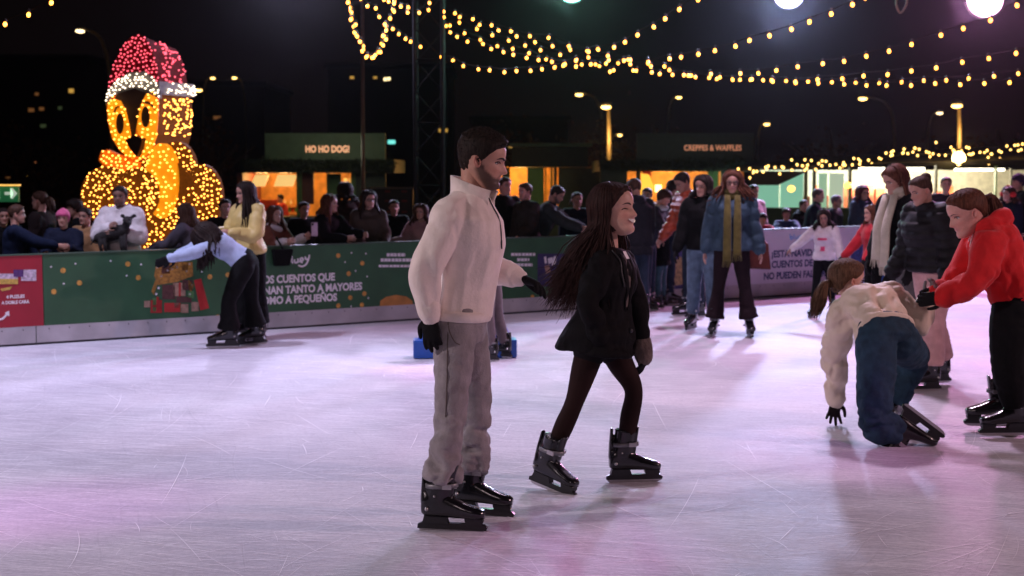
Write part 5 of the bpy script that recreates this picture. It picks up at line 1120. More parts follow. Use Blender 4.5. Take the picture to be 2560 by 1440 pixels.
part('shorts', (lambda r: (r[0], r[1]))(remesh(join([torso_rings(J, [(t, w * 1.07, d * 1.07, fx) for t, w, d, fx in FEM if t <= .2])] + [limb([J['hip' + s], J['hip' + s] * .88 + J['kn' + s] * .12], [.102, .100], n=16) for s in 'LR']), .0085, 4)), BLKC, wom, True)
bz = [c for c in wom.children if c.name.startswith('blazer')][0]
f2, s2, up, nb, k = J['f2'], J['s2'], J['up'], J['neck'], J['k']
CUFFW = cloth('taupe_knit', (.115, .085, .075), .9, .8, 60, .3)
d = unit(J['wrL'] - J['elL']); e = J['wrL'] - d * .03
part('knit_cuff', limb([e - d * .01, e + d * .035, e + d * .085], [.052, .055, .049], n=20, m=4), CUFFW, wom, True)
vt = drop_on(bz, [nb + f2 * .10 + s2 * q - up * z_ for z_ in np.linspace(.02, .30, 8) for q in (.016 + .02 * (1 - z_ / .3), -.016 - .02 * (1 - z_ / .3))], .004)
part('knit_top', (np.array(vt), [(2 * i, 2 * i + 1, 2 * i + 3, 2 * i + 2) for i in range(7)]), CUFFW, wom, True)
vt2 = drop_on(bz, [nb + f2 * .10 + s2 * q - up * z_ for z_ in (.0, .025, .05) for q in (.022, -.022)], .007); part('white_neckline', (np.array(vt2), [(0, 1, 3, 2), (2, 3, 5, 4)]), cloth('white_shirt', (.75, .72, .70)), wom, True)
for sg in (1, -1):
    lp = drop_on(bz, [nb + f2 * .09 + s2 * sg * (.05 - .03 * t) - up * (.02 + .30 * t) for t in np.linspace(0, 1, 6)], .006)
    part('lapel', limb(lp, [(.020, .005), (.026, .006), (.028, .006), (.022, .006), (.014, .005), (.004, .003)], n=8, m=3, side=s2), BLKC, bz, True)
strp = drop_on(bz, [P(x, y, Yw_ - .15) for x, y in ((1556, 605), (1562, 640), (1564, 680), (1562, 715))], .006); part('lanyard', limb(strp, [.0045] * 4, n=6, m=3), mat('lanyard', (.03, .03, .035), .4), wom, True)
bt3 = drop_on(bz, [nb + f2 * .16 - up * .42 + s2 * .0, nb + f2 * .16 - up * .56], .006); part('button', join([ellipsoid(p, (.012, .012, .012), 10) for p in bt3]), mat('button', (.03, .03, .035), .3), bz, True)
# her long hair, streaming behind her
hr = []; hh = J['hh']; HM = np.stack([J['hf'], np.cross(J['hu'], J['hf']), J['hu']], 1) * hh; hwf = lambda v: (np.asarray(v) - np.array((0, 0, .5))) @ HM.T + J['head']
capv, capf = hair_cap('tuck', dict(fem=1), lambda z, a: .055 + .03 * np.clip(z - .6, 0, 1), 0, .012); hr.append((hwf(capv), capf))
for i in range(1500):
    q, u = rng.random(), rng.random(); a = 1.22 + (2 * math.pi - 2.44) * rng.random(); dx, dy = math.cos(a), math.sin(a)
    t_ = .07 + .04 * q; oh = lambda e: hwf((-.03 + math.cos(R(e)) * dx * (.44 + t_), math.cos(R(e)) * dy * (.345 + t_), .5 + math.sin(R(e)) * (.5 + t_ * (.65 if e > 70 else 1))))
    p0, pm, p1 = oh(84), oh(55), oh(20); p2 = hwf((-.10 + (.36 + .10 * q) * dx, (.32 + .08 * q) * dy, .26))
    bk = -J['f2']; L_ = .30 + .18 * rng.random(); fly = .30 + .55 * u * (1 if dx < .1 else .15)
    if rng.random() < .15 and dx > 0: fly = .05
    e1 = p2 + bk * (.10 * fly * 1.3) + np.array((0, 0, -.5 * L_)) + s2 * dy * .03; e2 = p2 + bk * (.30 * fly) + np.array((0, 0, -L_)) + s2 * dy * .05 + rng.normal(0, .026, 3)
    if q < .05: e2 = e2 + bk * .05 + np.array((0, 0, .06))
    hr.append(limb([p0, pm, p1, p2, e1 + rng.normal(0, .026, 3), e2], [.0018, .003, .0034, .0034, .003, .0007], n=4, m=3, roundcap=False))
c0 = hwf((-.16, 0, .62)); c1 = hwf((-.25, 0, .25)); bk = -J['f2']
hr.append(limb([c0, c1, c1 + bk * .05 + np.array((0, 0, -.20)), c1 + bk * .13 + np.array((0, 0, -.40))], [(.062, .072), (.075, .070), (.085, .050), (.05, .03)], n=14, m=5, side=(0, 1, 0)))
part('hair', join(hr), hair_mat((.026, .0105, .008)), wom, True)
# ================================================================== everyone else
def shift(J, d):
    for n in list(J):
        if n in ('pel', 'neck', 'head') or n[:2] in ('sh', 'el', 'wr', 'kn', 'an') or n[:3] == 'hip': J[n] = J[n] + d
    return J
def stand(px, ytop, Y, heading, **kw):
    """a standing skeleton whose head is seen at px and whose hair reaches ytop"""
    zt = P(px, ytop, Y)[2]; J = fk(0, 0, heading, H=1.75, **kw); top = J['head'][2] + .53 * J['hh']; J = fk(0, 0, heading, H=1.75 * zt / top, **kw)
    q = P(px, ytop, Y); return shift(J, np.array((q[0] - J['head'][0], q[1] - J['head'][1], 0)))
def Yb(px, d=.6): t, _ = bt(px, 600, -d); return bp(t, 0, -d)[1]
SK1, SK2, SK3 = (.46, .25, .19), (.37, .20, .145), (.24, .125, .09)
DKH, BRH, AUB, LBR = (.020, .013, .011), (.050, .024, .015), (.085, .030, .016), (.11, .055, .030)
BLUEJ = cloth('light_jeans', (.095, .15, .22), .85, .3, 60, .3); DKJ = cloth('dark_jeans', (.020, .030, .050), .85, .3, 60, .2); BLK = cloth('black_cloth', (.0055, .0055, .006), .85, .3, 50, .2); NAVY = cloth('navy_cloth', (.007, .010, .024), .8, .3)
# ---- girl bending forwards, gliding left
Yq = 13.7
J = Jpix(Yq, .95, 188, (516, 594, -.12), 62, dict(pel=(612, 655, 0), neck=(531, 592, -.08), shL=(534, 616, -.20), shR=(540, 592, .10), elL=(476, 634, -.30), wrL=(424, 645, -.34), elR=(480, 622, .10), wrR=(440, 640, .05),
    hipL=(608, 668, -.08), hipR=(620, 664, .09), knL=(573, 750, -.14), knR=(628, 750, .12), anL=(572, 829, -.10), anR=(640, 822, .14)), -14, 55)
J['toeL'], J['toeR'] = hv(190), hv(172, 4); J['ftL'] = np.array((0, 0, 1.)); J['ftR'] = np.array((-.12, 0, 1.)); J['hdL'] = unit(np.array((-.9, -.1, -.45)))
person('girl in a pale blue top and wide black trousers bent forwards with arms stretched out', J, dict(lod=1, fem=1, skin=SK1, hair=dict(kind='long', col=DKH, len=.20, n=200, arc=(.1, 6.18), thick=.10), hands=dict(L=BLKGL, R=BLKGL),
    top=dict(mat=cloth('pale_blue_knit', (.36, .44, .62), .9, .3), name='sweater', loose=.012, hem=.04, fold=.006), bottom=dict(mat=BLK, cut='flare', fat=1.08, ext=-.03, fold=.010)))
# ---- woman in the yellow satin jacket behind her
J = stand(612, 456, 14.25, 232, aL=(22, 10, 75, 35), aR=(22, 10, 75, 30), head_yaw=-20, head_pitch=8)
person('woman in a shiny yellow jacket with very long dark hair standing behind the bending girl', J, dict(lod=1, fem=1, skin=SK1, hair=dict(kind='long', col=DKH, len=.42, arc=(1.0, 5.28)), top=dict(mat=mat('yellow_satin', (.60, .46, .16), .55, 0, .1, 10, .3, 30), loose=.045, hem=-.03, fold=.018, ff=6, puffy=1, cuff=True), bottom=dict(mat=BLK, cut='wide', ext=-.03)))
# ---- skater pushing a blue aid, mostly behind the man
J = stand(1208, 528, 12.75, 160, lean=6, aL=(45, 6, 20), aR=(45, 6, 20), lL=(-2, 4, 6), lR=(-6, 4, 8))
person('person with long auburn hair and grey trousers holding a blue skating aid behind the man', J, dict(lod=1, fem=1, skin=SK1, hair=dict(kind='long', col=AUB, len=.30), top=dict(mat=cloth('dusty_pink', (.42, .22, .24)), loose=.03, hem=-.05), bottom=dict(mat=cloth('mauve_grey', (.13, .10, .11)), cut='straight')))
# ---- woman with the olive scarf
J = stand(1832, 430, 14.55, 262, lL=(0, 8, 2), lR=(4, 7, 3), aL=(-4, 14, 12), aR=(-6, 12, 14), head_yaw=-4, lean=2)
DENIM = cloth('denim_jacket', (.030, .060, .090), .8, .4, 60, .25)
sc1 = person('woman in glasses with an olive scarf, blue denim jacket and flared black trousers', J, dict(lod=1, fem=1, skin=SK1, glasses=1, hair=dict(kind='long', col=AUB, len=.17, wave=.035, n=260, thick=.12, out=.055), top=dict(mat=DENIM, loose=.055, hem=-.10, fold=.012, flare=.02), bottom=dict(mat=cloth('wine_black', (.016, .009, .012)), cut='flare', fat=1.02, ext=-.04)))
scarf_on(sc1, J, cloth('olive_wool', (.105, .088, .022), .95, .5, 40, .2), .72, -1, .042)
# her bag
bg = thing('shoulder_bag', 'dark red brown shoulder bag hanging beside the denim jacket', 'bag', P(1892, 640, 14.75))
part('pouch', remesh(prism([(-.15, -.16), (.15, -.17), (.12, .10), (.04, .16), (-.11, .13)], P(1888, 632, 14.85), (1, 0, 0), (0, 0, 1), .11), .012, 6)[:2], cloth('oxblood_leather', (.10, .022, .015), .5), bg, True)
part('strap', limb([P(1868, 600, 14.8), P(1856, 520, 14.72), P(1840, 490, 14.66)], [(.016, .005)] * 3, n=8), cloth('oxblood_leather', (.10, .022, .015), .5), bg, True)
# ---- woman in black jacket and pale jeans
J = stand(1757, 440, 15.0, 250, lL=(6, 4, 6), lR=(-4, 4, 6), aL=(4, 10, 8), aR=(6, 12, 12), head_yaw=-20, head_pitch=6)
person('woman in a short black jacket and wide pale blue jeans beside the olive scarf', J, dict(lod=1, fem=1, skin=SK1, hair=dict(kind='bob', col=DKH, len=.10, n=120), hands=dict(R=BLKGL), top=dict(mat=BLK, loose=.045, hem=-.10, fold=.010, collar=.05), bottom=dict(mat=BLUEJ, cut='straight', fat=1.06, ext=-.04, fold=.012)))
# ---- man in the orange puffer
J = stand(1706, 432, 16.6, 205, lean=12, head_pitch=25, aL=(20, 8, 20), aR=(15, 8, 20))
person('man in a rust orange quilted puffer jacket looking down', J, dict(lod=1, skin=SK2, hair=dict(kind='short', col=DKH), top=dict(mat=mat('rust_puffer', (.36, .055, .020), .45, 0, .15, 8), loose=.05, puff=1, fold=.006, hem=-.05, collar=.05), bottom=dict(mat=DKJ, cut='straight')))
J = stand(1684, 451, 18.3, 10, head_pitch=15, aL=(10, 8, 20))
person('person in a dark jacket with a black fringe behind the grey hooded boy', J, dict(lod=2, skin=SK2, hair=dict(kind='bangs', col=DKH), top=dict(mat=NAVY, loose=.04, hem=-.05), bottom=dict(mat=DKJ)))
J = stand(1660, 474, 17.5, 340, lean=18, head_pitch=22, aL=(30, 8, 40), aR=(30, 8, 40))
person('boy in a dark jacket with a pale grey hood leaning forwards', J, dict(lod=1, skin=SK1, hair=dict(kind='bangs', col=BRH), top=dict(mat=cloth('dark_slate', (.022, .024, .034)), loose=.035, hem=-.05), bottom=dict(mat=DKJ)))
hd = [c for c in COL.objects if c.get('label', '').startswith('boy in a dark')][0]
nb = J['neck']; part('hood', limb([nb + J['f2'] * .10, nb + J['s2'] * .09, nb - J['f2'] * .11 + J['up'] * .02, nb - J['s2'] * .09, nb + J['f2'] * .10], [.03, .045, .06, .045, .03], n=12, m=4), cloth('pale_grey_hood', (.42, .48, .46)), hd, True)
J = stand(1646, 536, 18.0, 150, aL=(40, 20, 10), aR=(60, 20, 0), head_yaw=20)
person('small child in a long black coat and teal jeans beside the tall dark coat', J, dict(lod=1, cat='child', skin=SK1, hair=dict(kind='short', col=DKH, thick=.08), top=dict(mat=BLK, loose=.06, hem=-.40, flare=.02), bottom=dict(mat=cloth('teal_jeans', (.045, .105, .13)), cut='straight')))
J = stand(1585, 447, 16.5, 118, lean=3, head_pitch=10, aL=(4, 8, 10), aR=(6, 8, 10))
person('tall man in a long dark coat seen from behind over the laughing woman', J, dict(lod=1, skin=SK2, hair=dict(kind='short', col=BRH), top=dict(mat=cloth('charcoal_coat', (.012, .012, .016)), loose=.06, hem=-.36, flare=.015, hood=1), bottom=dict(mat=DKJ, cut='straight')))
# ---- little girl in the white sweater
J = stand(2060, 527, 16.5, 245, aL=(4, 16, 14), aR=(42, 34, 6, 0), head_yaw=6, head_pitch=10, lL=(-2, 4, 4), lR=(6, 5, 6))
wg = person('little girl in a white sweater with pink print stretching one arm out', J, dict(lod=1, cat='child', fem=1, skin=SK2, hair=dict(kind='long', col=DKH, len=.18, thick=.10, rk=.8), top=dict(mat=cloth('white_knit', (.72, .66, .66)), name='sweater', loose=.03, hem=-.06), bottom=dict(mat=BLK, cut='slim', ext=-.05)))
swt = [c for c in wg.children if c.name.startswith('sweater')][0]; PK = cloth('pink_print', (.70, .07, .17), .8)
for rows in ([(a, b) for b in (.66, .58) for a in (-.06, -.03, 0, .03, .06)], [(a, b) for b in (.36, .24) for a in (-.03, -.01, .01, .03)]):
    pts = drop_on(swt, [J['pel'] + (J['neck'] - J['pel']) * b + J['f2'] * .12 + J['s2'] * a for a, b in rows], .004); n = len(rows) // 2
    part('print', (np.array(pts), [(i, i + 1, n + i + 1, n + i) for i in range(n - 1)]), PK, swt)
# ---- girl in red with long brown hair, and the blue aid before her
J = stand(2177, 514, 15.4, 195, lean=4, aL=(25, 14, 15), aR=(30, 14, 10))
person('girl in a bright red jacket with long brown hair and black gloves', J, dict(lod=1, cat='child', fem=1, skin=SK1, hair=dict(kind='long', col=AUB, len=.30, arc=(1.3, 4.98)), hands=dict(L=BLKGL, R=BLKGL), top=dict(mat=cloth('red_jacket', (.40, .012, .022)), loose=.035, hem=-.08), bottom=dict(mat=BLK, cut='slim')))
# ---- tall young woman with the cream scarf
J = stand(2237, 415, 11.75, 205, lean=6, head_pitch=22, head_yaw=-6, aL=(4, 8, 14), aR=(6, 8, 30, 20), lL=(6, 4, 10), lR=(-8, 4, 8))
tw = person('tall young woman in a black coat and long cream scarf looking down', J, dict(lod=1, fem=1, skin=SK1, hair=dict(kind='long', col=AUB, len=.42, arc=(1.6, 4.68)), hands=dict(L=BLKGL, R=BLKGL), top=dict(mat=BLK, loose=.045, hem=-.06, fold=.012), bottom=dict(mat=cloth('grey_wool', (.10, .095, .10)), cut='wide')))
scarf_on(tw, J, cloth('cream_wool', (.50, .45, .36), .95, .5, 40, .1), .62, 1, .055)
# ---- woman in the black puffer and pink trousers
J = stand(2302, 440, 10.95, 205, lean=10, head_pitch=20, head_yaw=-4, aL=(-8, 14, 30), aR=(0, 12, 30), lL=(14, 3, 10, -25), lR=(-14, 3, 2, -10))
bp_ = person('young woman with a hair bun in a black puffer jacket and pale pink trousers', J, dict(lod=1, fem=1, skin=SK1, head=dict(blush=.8), hair=dict(kind='bun', col=BRH, pz=.86), hands=dict(L=BLKGL, R=BLKGL), top=dict(mat=mat('black_puffer', (.0065, .0065, .008), .62, 0, .2, 8, .3, 20, .2), loose=.075, hem=-.02, puff=1, fold=.008, collar=.06, arm=(.115, .105, .07)), bottom=dict(mat=cloth('pale_pink', (.52, .30, .29)), cut='wide', fat=1.05, ext=-.05)))
# ---- girl in the red hoodie reaching down
Yr = 9.0
J = Jpix(Yr, 1.0, 184, (2418, 532, -.02), 112, dict(pel=(2540, 735, 0), neck=(2470, 560, -.02), shL=(2476, 610, -.17), shR=(2455, 590, .15), elL=(2448, 700, -.24), wrL=(2362, 742, -.16), elR=(2405, 690, .12), wrR=(2345, 730, .04),
    hipL=(2533, 765, -.09), hipR=(2545, 760, .09), knL=(2520, 900, -.12), knR=(2540, 890, .10), anL=(2536, 1024, -.10), anR=(2500, 1003, .16)), 0, 22)
J['toeL'], J['toeR'] = hv(184), hv(176); J['ftL'] = J['ftR'] = np.array((0, 0, 1.)); J['hdL'] = unit(np.array((-.9, .1, -.15))); J['hdR'] = unit(np.array((-.8, -.1, -.2)))
rh = person('girl in a red hoodie with a brown ponytail bending to help the fallen skater', J, dict(lod=0, vk=1.1, fem=1, skin=(.62, .32, .26), browc=(.05, .025, .015), head=dict(jaw=.88, blush=.9, lips=.5, brow=.010, fem=1), hair=dict(kind='pony', col=AUB, len=.20, pz=.62), hands=dict(L=BLKGL, R=BLKGL),
    top=dict(mat=cloth('red_fleece', (.58, .012, .014), .85, .3, 60, .1), name='hoodie', loose=.05, hem=-.02, fold=.019, ff=5.5, fold2=.008, hood=1, cuff=True, band=True, aext=-.01), bottom=dict(mat=BLK, cut='joggers', fat=1.22, ext=-.02, fold=.010, rise=.2)))
hdo = [c for c in rh.children if c.name.startswith('hoodie')][0]
part('cord', join([limb([J['neck'] + J['f2'] * .10 + J['s2'] * q, J['neck'] + J['f2'] * .16 - J['up'] * .10 + J['s2'] * q, J['neck'] + J['f2'] * .15 - J['up'] * .20 + J['s2'] * q * 1.2 + np.array((0, 0, -.03))], [.004] * 3, n=6) for q in (.04, -.03)]), cloth('white_cord', (.75, .70, .70)), hdo, True)
# ---- the fallen, kneeling girl
Yk_ = 8.75
J = Jpix(Yk_, .96, 62, (2118, 702, .40), 106, dict(pel=(2216, 838, 0), neck=(2152, 738, .32), shL=(2110, 782, .24), shR=(2226, 740, .40), elL=(2086, 888, .46), wrL=(2090, 999, .60), elR=(2290, 812, .30), wrR=(2322, 752, .28),
    hipL=(2190, 862, -.06), hipR=(2250, 852, .06), knL=(2190, 1060, -.16), knR=(2286, 896, .34), anL=(2256, 1080, -.12), anR=(2232, 1010, .40)), -44, 4)
J['toeL'], J['ftL'] = unit(np.array((.80, -.05, -.60))), unit(np.array((-.60, .0, -.80))); J['toeR'], J['ftR'] = hv(50), np.array((0, 0, 1.))
J['hdL'] = unit(np.array((-.16, -.1, -1.0))); J['pnL'] = np.array((.2, -1, .1)); J['cuL'] = .10; J['spL'] = .45; J['thL'] = -1; J['hdR'] = unit(np.array((.35, -.1, .8))); J['cuR'] = .9; J['bulge'] = np.array((-.0, -.02, .03))
CRM = mat('cream_satin', (.66, .55, .42), .58, 0, .08, 8, .25, 40)
kg = person('kneeling girl in a cream satin jacket and dark jeans with one glove on the ice', J, dict(lod=0, vk=1.1, fem=1, skin=(.58, .34, .26), legr=(.075, .070, .05, .05, .036), head=dict(fem=1), hair=dict(kind='pony', col=(.095, .050, .028), len=.19, pz=.40, flow=(-.10, -.02, 0), thick=.07, pj=.010), hands=dict(L=cloth('brown_black_glove', (.014, .010, .010)), R=cloth('grey_glove', (.22, .21, .22))),
    top=dict(mat=CRM, loose=.042, hem=.05, fold=.016, ff=8, fold2=.008, band=True, cuff=True, collar=.03, arm=(.098, .088, .062)), bottom=dict(mat=cloth('blue_jeans', (.016, .042, .068), .85, .35, 80, .3), cut='straight', fat=1.22, hipk=1.12, rise=.17, ext=-.03, fold=.015, fold2=.007)))
# ---- blue skating aids
BLUEP = mat('blue_plastic', (.010, .085, .42), .35, 0, .1)
def skating_aid(px, py, Y, deg, label, k=1.0):
    g = P(px, py, Y); g[2] = 0; t = thing('skating_aid', label, 'skating aid', g, 'blue plastic skating aids'); a = R(deg); ux = np.array((math.cos(a), math.sin(a), 0)); uy = np.array((-math.sin(a), math.cos(a), 0)); z = np.array((0, 0, 1.))
    def W_(vf): return g + k * (np.outer(vf[0][:, 0], ux) + np.outer(vf[0][:, 1], uy) + np.outer(vf[0][:, 2], z)), vf[1]
    for x in (-.36, .36): part('foot_block', W_(remesh(box(x - .11, x + .11, -.12, .12, .003, .17), .012, 3)[:2]), BLUEP, t, True)
    for sg in (-1, 1): part('leg', W_(limb([(sg * .36, 0, .12), (sg * .24, 0, .40), (sg * .12, 0, .66)], [(.085, .06), (.075, .055), (.06, .05)], n=12, side=(1, 0, 0))), BLUEP, t, True)
    part('panel', W_(remesh(prism([(-.22, .42), (.22, .42), (.13, .74), (-.13, .74)], (0, .03, 0), (1, 0, 0), (0, 0, 1), .06), .012, 3)[:2]), BLUEP, t, True); part('handle', W_(limb([(-.26, 0, .74), (-.1, 0, .78), (.1, 0, .78), (.26, 0, .74)], [.024] * 4, n=10)), mat('blue_handle', (.02, .10, .45), .4), t, True)
skating_aid(1162, 870, 12.9, 4, 'blue plastic skating aid half hidden behind the man')
skating_aid(2204, 760, 15.6, 20, 'blue plastic skating aid in front of the girl in red', .9)
# ================================================================== spectators behind the boards
def onlooker(label, px, ytop, heading, d=.55, cat='person', Y=None, skin=SK1, hair=None, top=None, bottom=None, head=None, hat=None, glasses=0, fem=0, hands=None, **kw):
    J = stand(px, ytop, Y or Yb(px, d), heading, skates=False, **kw); tp = dict(mat=BLK, loose=.04, hem=-.06); tp.update(top or {})
    r = person(label, J, dict(lod=2, cat=cat, fem=fem, skin=skin, skates=False, hair=hair or dict(kind='short', col=DKH), head=head or {}, top=tp, bottom=dict(mat=bottom or DKJ, cut='straight', fold=0), hat=hat, glasses=glasses, hands=hands or {}), 'spectators standing behind the rink boards')
    return r, J
onlooker('person in a dark blue padded jacket pointing out over the boards at far left', 42, 512, 15, .5, hair=dict(kind='short', col=BRH), top=dict(mat=cloth('ink_blue', (.006, .010, .026))), aL=(30, 6, 10), aR=(62, 4, 16, 10))
onlooker('dark figure with a ponytail further back at far left', 98, 478, 170, 1.5, hair=dict(kind='pony', col=BRH, len=.15), fem=1, top=dict(mat=cloth('brown_black', (.018, .012, .012))))
onlooker('person in a pink knitted beanie and dark coat', 157, 524, 275, .55, hat=cloth('pink_knit', (.55, .10, .22), .95, .6), hair=dict(kind='none'), top=dict(mat=NAVY), aL=(35, 8, 70, 20), aR=(30, 8, 60, 20))
onlooker('person in an amber beige coat lit by the bird', 212, 520, 250, .9, hair=dict(kind='short', col=DKH), top=dict(mat=cloth('beige_coat', (.34, .18, .08))))
wm, J = onlooker('man in a white hoodie with folded arms around a little black dog', 299, 466, 268, .45, skin=SK3, head=dict(beard=.7), top=dict(mat=cloth('white_hoodie', (.66, .62, .62)), loose=.055, hood=1, fold=.014), aL=(22, 14, 88, 62), aR=(28, 14, 98, 58))
# the dog in his arms
dc = J['pel'] + (J['neck'] - J['pel']) * .50 + J['f2'] * .25; S_ = J['s2']; dog = thing('dog', 'little black dog held in the arms of the man in white', 'dog', dc)
FUR = mat('black_fur', (.010, .008, .008), .8, 0, .4, 40, .6, 80); dz_ = np.array((0, 0, 1.0))
dp = [limb([dc - S_ * .16 + dz_ * -.05, dc, dc + S_ * .10 + dz_ * .03], [.055, .075, .065], n=12), limb([dc + S_ * .10 + dz_ * .03, dc + S_ * .14 + dz_ * .10 + J['f2'] * .03], [.045, .04], n=10), ellipsoid(dc + S_ * .15 + dz_ * .13 + J['f2'] * .04, (.05, .055, .048), 12), limb([dc + S_ * .16 + dz_ * .12 + J['f2'] * .06, dc + S_ * .20 + dz_ * .10 + J['f2'] * .11], [.027, .018], n=10)]
dp += [limb([dc + S_ * q + dz_ * -.03 + J['f2'] * .03, dc + S_ * (q + .01) + dz_ * -.13 + J['f2'] * .06, dc + S_ * (q + .02) + dz_ * -.20 + J['f2'] * .045], [.026, .019, .016], n=8) for q in (-.14, -.09, .08, .12)] + [limb([dc + S_ * (.15 + q) + dz_ * .16 + J['f2'] * .02, dc + S_ * (.15 + q * 1.8) + dz_ * .18, dc + S_ * (.15 + q * 2.3) + dz_ * .165], [.018, .020, .008], n=8) for q in (-.035, .035)] + [limb([dc - S_ * .18 + dz_ * -.04, dc - S_ * .25 + dz_ * -.12], [.016, .007], n=8)]
part('body', remesh(join(dp), .009, 3)[:2], FUR, dog, True); part('eye', join([ellipsoid(dc + S_ * (.168 + q) + dz_ * .142 + J['f2'] * .085, (.006, .006, .006), 8) for q in (-.02, .02)]), EYED, dog, True)
onlooker('woman with long brown hair in a grey padded jacket leaning on the boards', 462, 512, 160, .45, fem=1, hair=dict(kind='long', col=BRH, len=.26), top=dict(mat=cloth('grey_padded', (.075, .065, .085)), fold=.014), lean=14, aL=(45, 8, 30), aR=(45, 8, 30), head_pitch=12)
onlooker('dark haired person half hidden behind the yellow jacket', 562, 498, 300, 1.0, hair=dict(kind='short', col=DKH), top=dict(mat=BLK))
ph, J = onlooker('woman in a brown coat with white fur cuffs filming with her phone', 688, 517, 330, .40, fem=1, hair=dict(kind='long', col=AUB, len=.22), top=dict(mat=cloth('russet_coat', (.17, .05, .03)), fold=.012), lean=10, aL=(38, 10, 78, 10), aR=(34, 8, 72, 10), head_yaw=-16)
ho = [c for c in ph.children if c.name.startswith('jacket')][0]
part('fur_trim', join([limb([J['wr' + s] - J['hd' + s] * .09, J['wr' + s] - J['hd' + s] * .02], [.058, .055], n=12) for s in 'LR'] + [limb([J['neck'] + J['s2'] * .09, J['neck'] - J['f2'] * .09, J['neck'] - J['s2'] * .09, J['neck'] + J['f2'] * .10 - J['up'] * .04], [.04, .045, .04, .03], n=10)]), cloth('white_fur', (.58, .50, .50), .95, .9, 60), ho, True)
pc = J['wrL'] + J['hdL'] * .10 + J['f2'] * .02; phn = thing('phone', 'smartphone with a pale screen held up by the woman in brown', 'phone', pc); part('body', remesh(box(pc[0] - .012, pc[0] + .060, pc[1] - .010, pc[1] + .0, pc[2] - .03, pc[2] + .125), .006, 1)[:2], mat('phone_case', (.50, .34, .46), .4), phn, True); part('camera_bump', box(pc[0] - .004, pc[0] + .018, pc[1] - .014, pc[1] - .010, pc[2] + .09, pc[2] + .115), EYED, phn)
bag2 = thing('handbag', 'small black handbag hanging over the boards', 'bag', bp(*bt(704, 650, .05), .05)); q = bp(*bt(706, 632, .06), .03); part('pouch', remesh(prism([(-.10, -.14), (.07, -.14), (.12, .04), (-.12, .04)], q, BU, (0, 0, 1), .07), .010, 4)[:2], BLK, bag2, True); part('strap', limb([q + BU * .02 + np.array((0, 0, .04)), q + np.array((0, 0, .16)) - BN * .12], [.010, .010], n=6), BLK, bag2, True)
onlooker('woman in a black jacket with reddish hair gazing right, elbow on the boards', 826, 488, 330, .42, fem=1, hair=dict(kind='long', col=AUB, len=.24), top=dict(mat=BLK), lean=8, aL=(48, 8, 40, 20), aR=(30, 12, 60, 40), head_yaw=12)
onlooker('dark silhouetted person further back under the hut lights', 862, 458, 120, 2.6, hair=dict(kind='bob', col=DKH, len=.10), fem=1, top=dict(mat=cloth('dark_brown_coat', (.030, .016, .012))))
onlooker('woman in glasses with long dark hair and an olive parka', 922, 478, 290, .5, fem=1, glasses=1, hair=dict(kind='long', col=DKH, len=.28), top=dict(mat=cloth('olive_parka', (.075, .055, .045)), hood=1), head_yaw=10, aL=(20, 8, 40, 20), aR=(20, 8, 40, 20))
onlooker('person in a dusty pink top mostly behind the man in cream', 1052, 512, 250, .6, fem=1, hair=dict(kind='long', col=BRH, len=.2), top=dict(mat=cloth('dusty_pink', (.42, .22, .24))), aR=(30, 18, 60))
onlooker('man in a black jacket with ruddy face left of the grey jacketed man', 1262, 443, 300, .9, skin=(.58, .28, .23), hair=dict(kind='short', col=BRH), top=dict(mat=BLK, collar=.04), head_yaw=10)
onlooker('man in a dark brown grey jacket turning his head left', 1312, 458, 215, .5, skin=(.58, .28, .23), hair=dict(kind='short', col=(.06, .035, .022)), top=dict(mat=cloth('brown_grey', (.035, .028, .027)), collar=.05), aL=(20, 10, 40))
onlooker('bearded man in a slate padded jacket leaning forwards on the boards', 1392, 465, 352, .40, skin=SK2, head=dict(beard=.9), hair=dict(kind='short', col=DKH), top=dict(mat=cloth('slate_padded', (.028, .034, .036)), fold=.014, collar=.04), lean=22, head_pitch=28, aL=(50, 8, 20), aR=(52, 8, 20))
onlooker('person with dark hair in a dark coat watching beside the bearded man', 1443, 480, 285, .6, fem=1, skin=SK2, hair=dict(kind='pony', col=DKH, len=.1), top=dict(mat=NAVY))
onlooker('person with a white collar partly behind the curly haired woman', 1884, 462, 300, 1.2, hair=dict(kind='short', col=DKH), top=dict(mat=cloth('pale_shirt', (.5, .45, .5))))
onlooker('child in a red jacket resting both arms on the white boards', 1907, 533, 260, .40, 'child', hair=dict(kind='bangs', col=DKH), top=dict(mat=cloth('crimson_jacket', (.48, .02, .06))), aL=(60, 8, 30, 25), aR=(60, 8, 30, 25))
onlooker('child in a blue jacket with chin over the boards', 1966, 520, 265, .40, 'child', skin=SK2, hair=dict(kind='bangs', col=DKH), top=dict(mat=cloth('royal_blue', (.012, .035, .12))), aL=(60, 10, 40, 35), aR=(60, 10, 40, 35))
onlooker('older man in a navy jacket turned to the right', 2046, 472, 345, .55, hair=dict(kind='short', col=(.075, .055, .055)), top=dict(mat=NAVY, collar=.05), lean=10)
onlooker('grey haired person with glasses beside the man in navy', 2092, 488, 330, .8, hair=dict(kind='short', col=(.17, .13, .16)), glasses=1, top=dict(mat=cloth('dark_violet', (.028, .020, .034))))
onlooker('woman with wavy wine coloured hair and a pale scarf behind the boards', 2158, 466, 300, .7, fem=1, glasses=1, hair=dict(kind='bob', col=(.075, .020, .028), len=.13, thick=.12), top=dict(mat=cloth('blue_violet', (.035, .04, .085)), hood=1))
onlooker('person with parted dark hair looking over between the bun and the ponytail', 2366, 442, 262, .0, fem=1, Y=20.5, hair=dict(kind='pony', col=BRH, len=.1), top=dict(mat=cloth('dark_violet', (.028, .020, .034))))
em, J = onlooker('girl wearing fluffy red earmuffs near the right edge', 2520, 468, 215, .0, fem=1, Y=20.6, hair=dict(kind='bob', col=BRH, len=.12), top=dict(mat=NAVY))
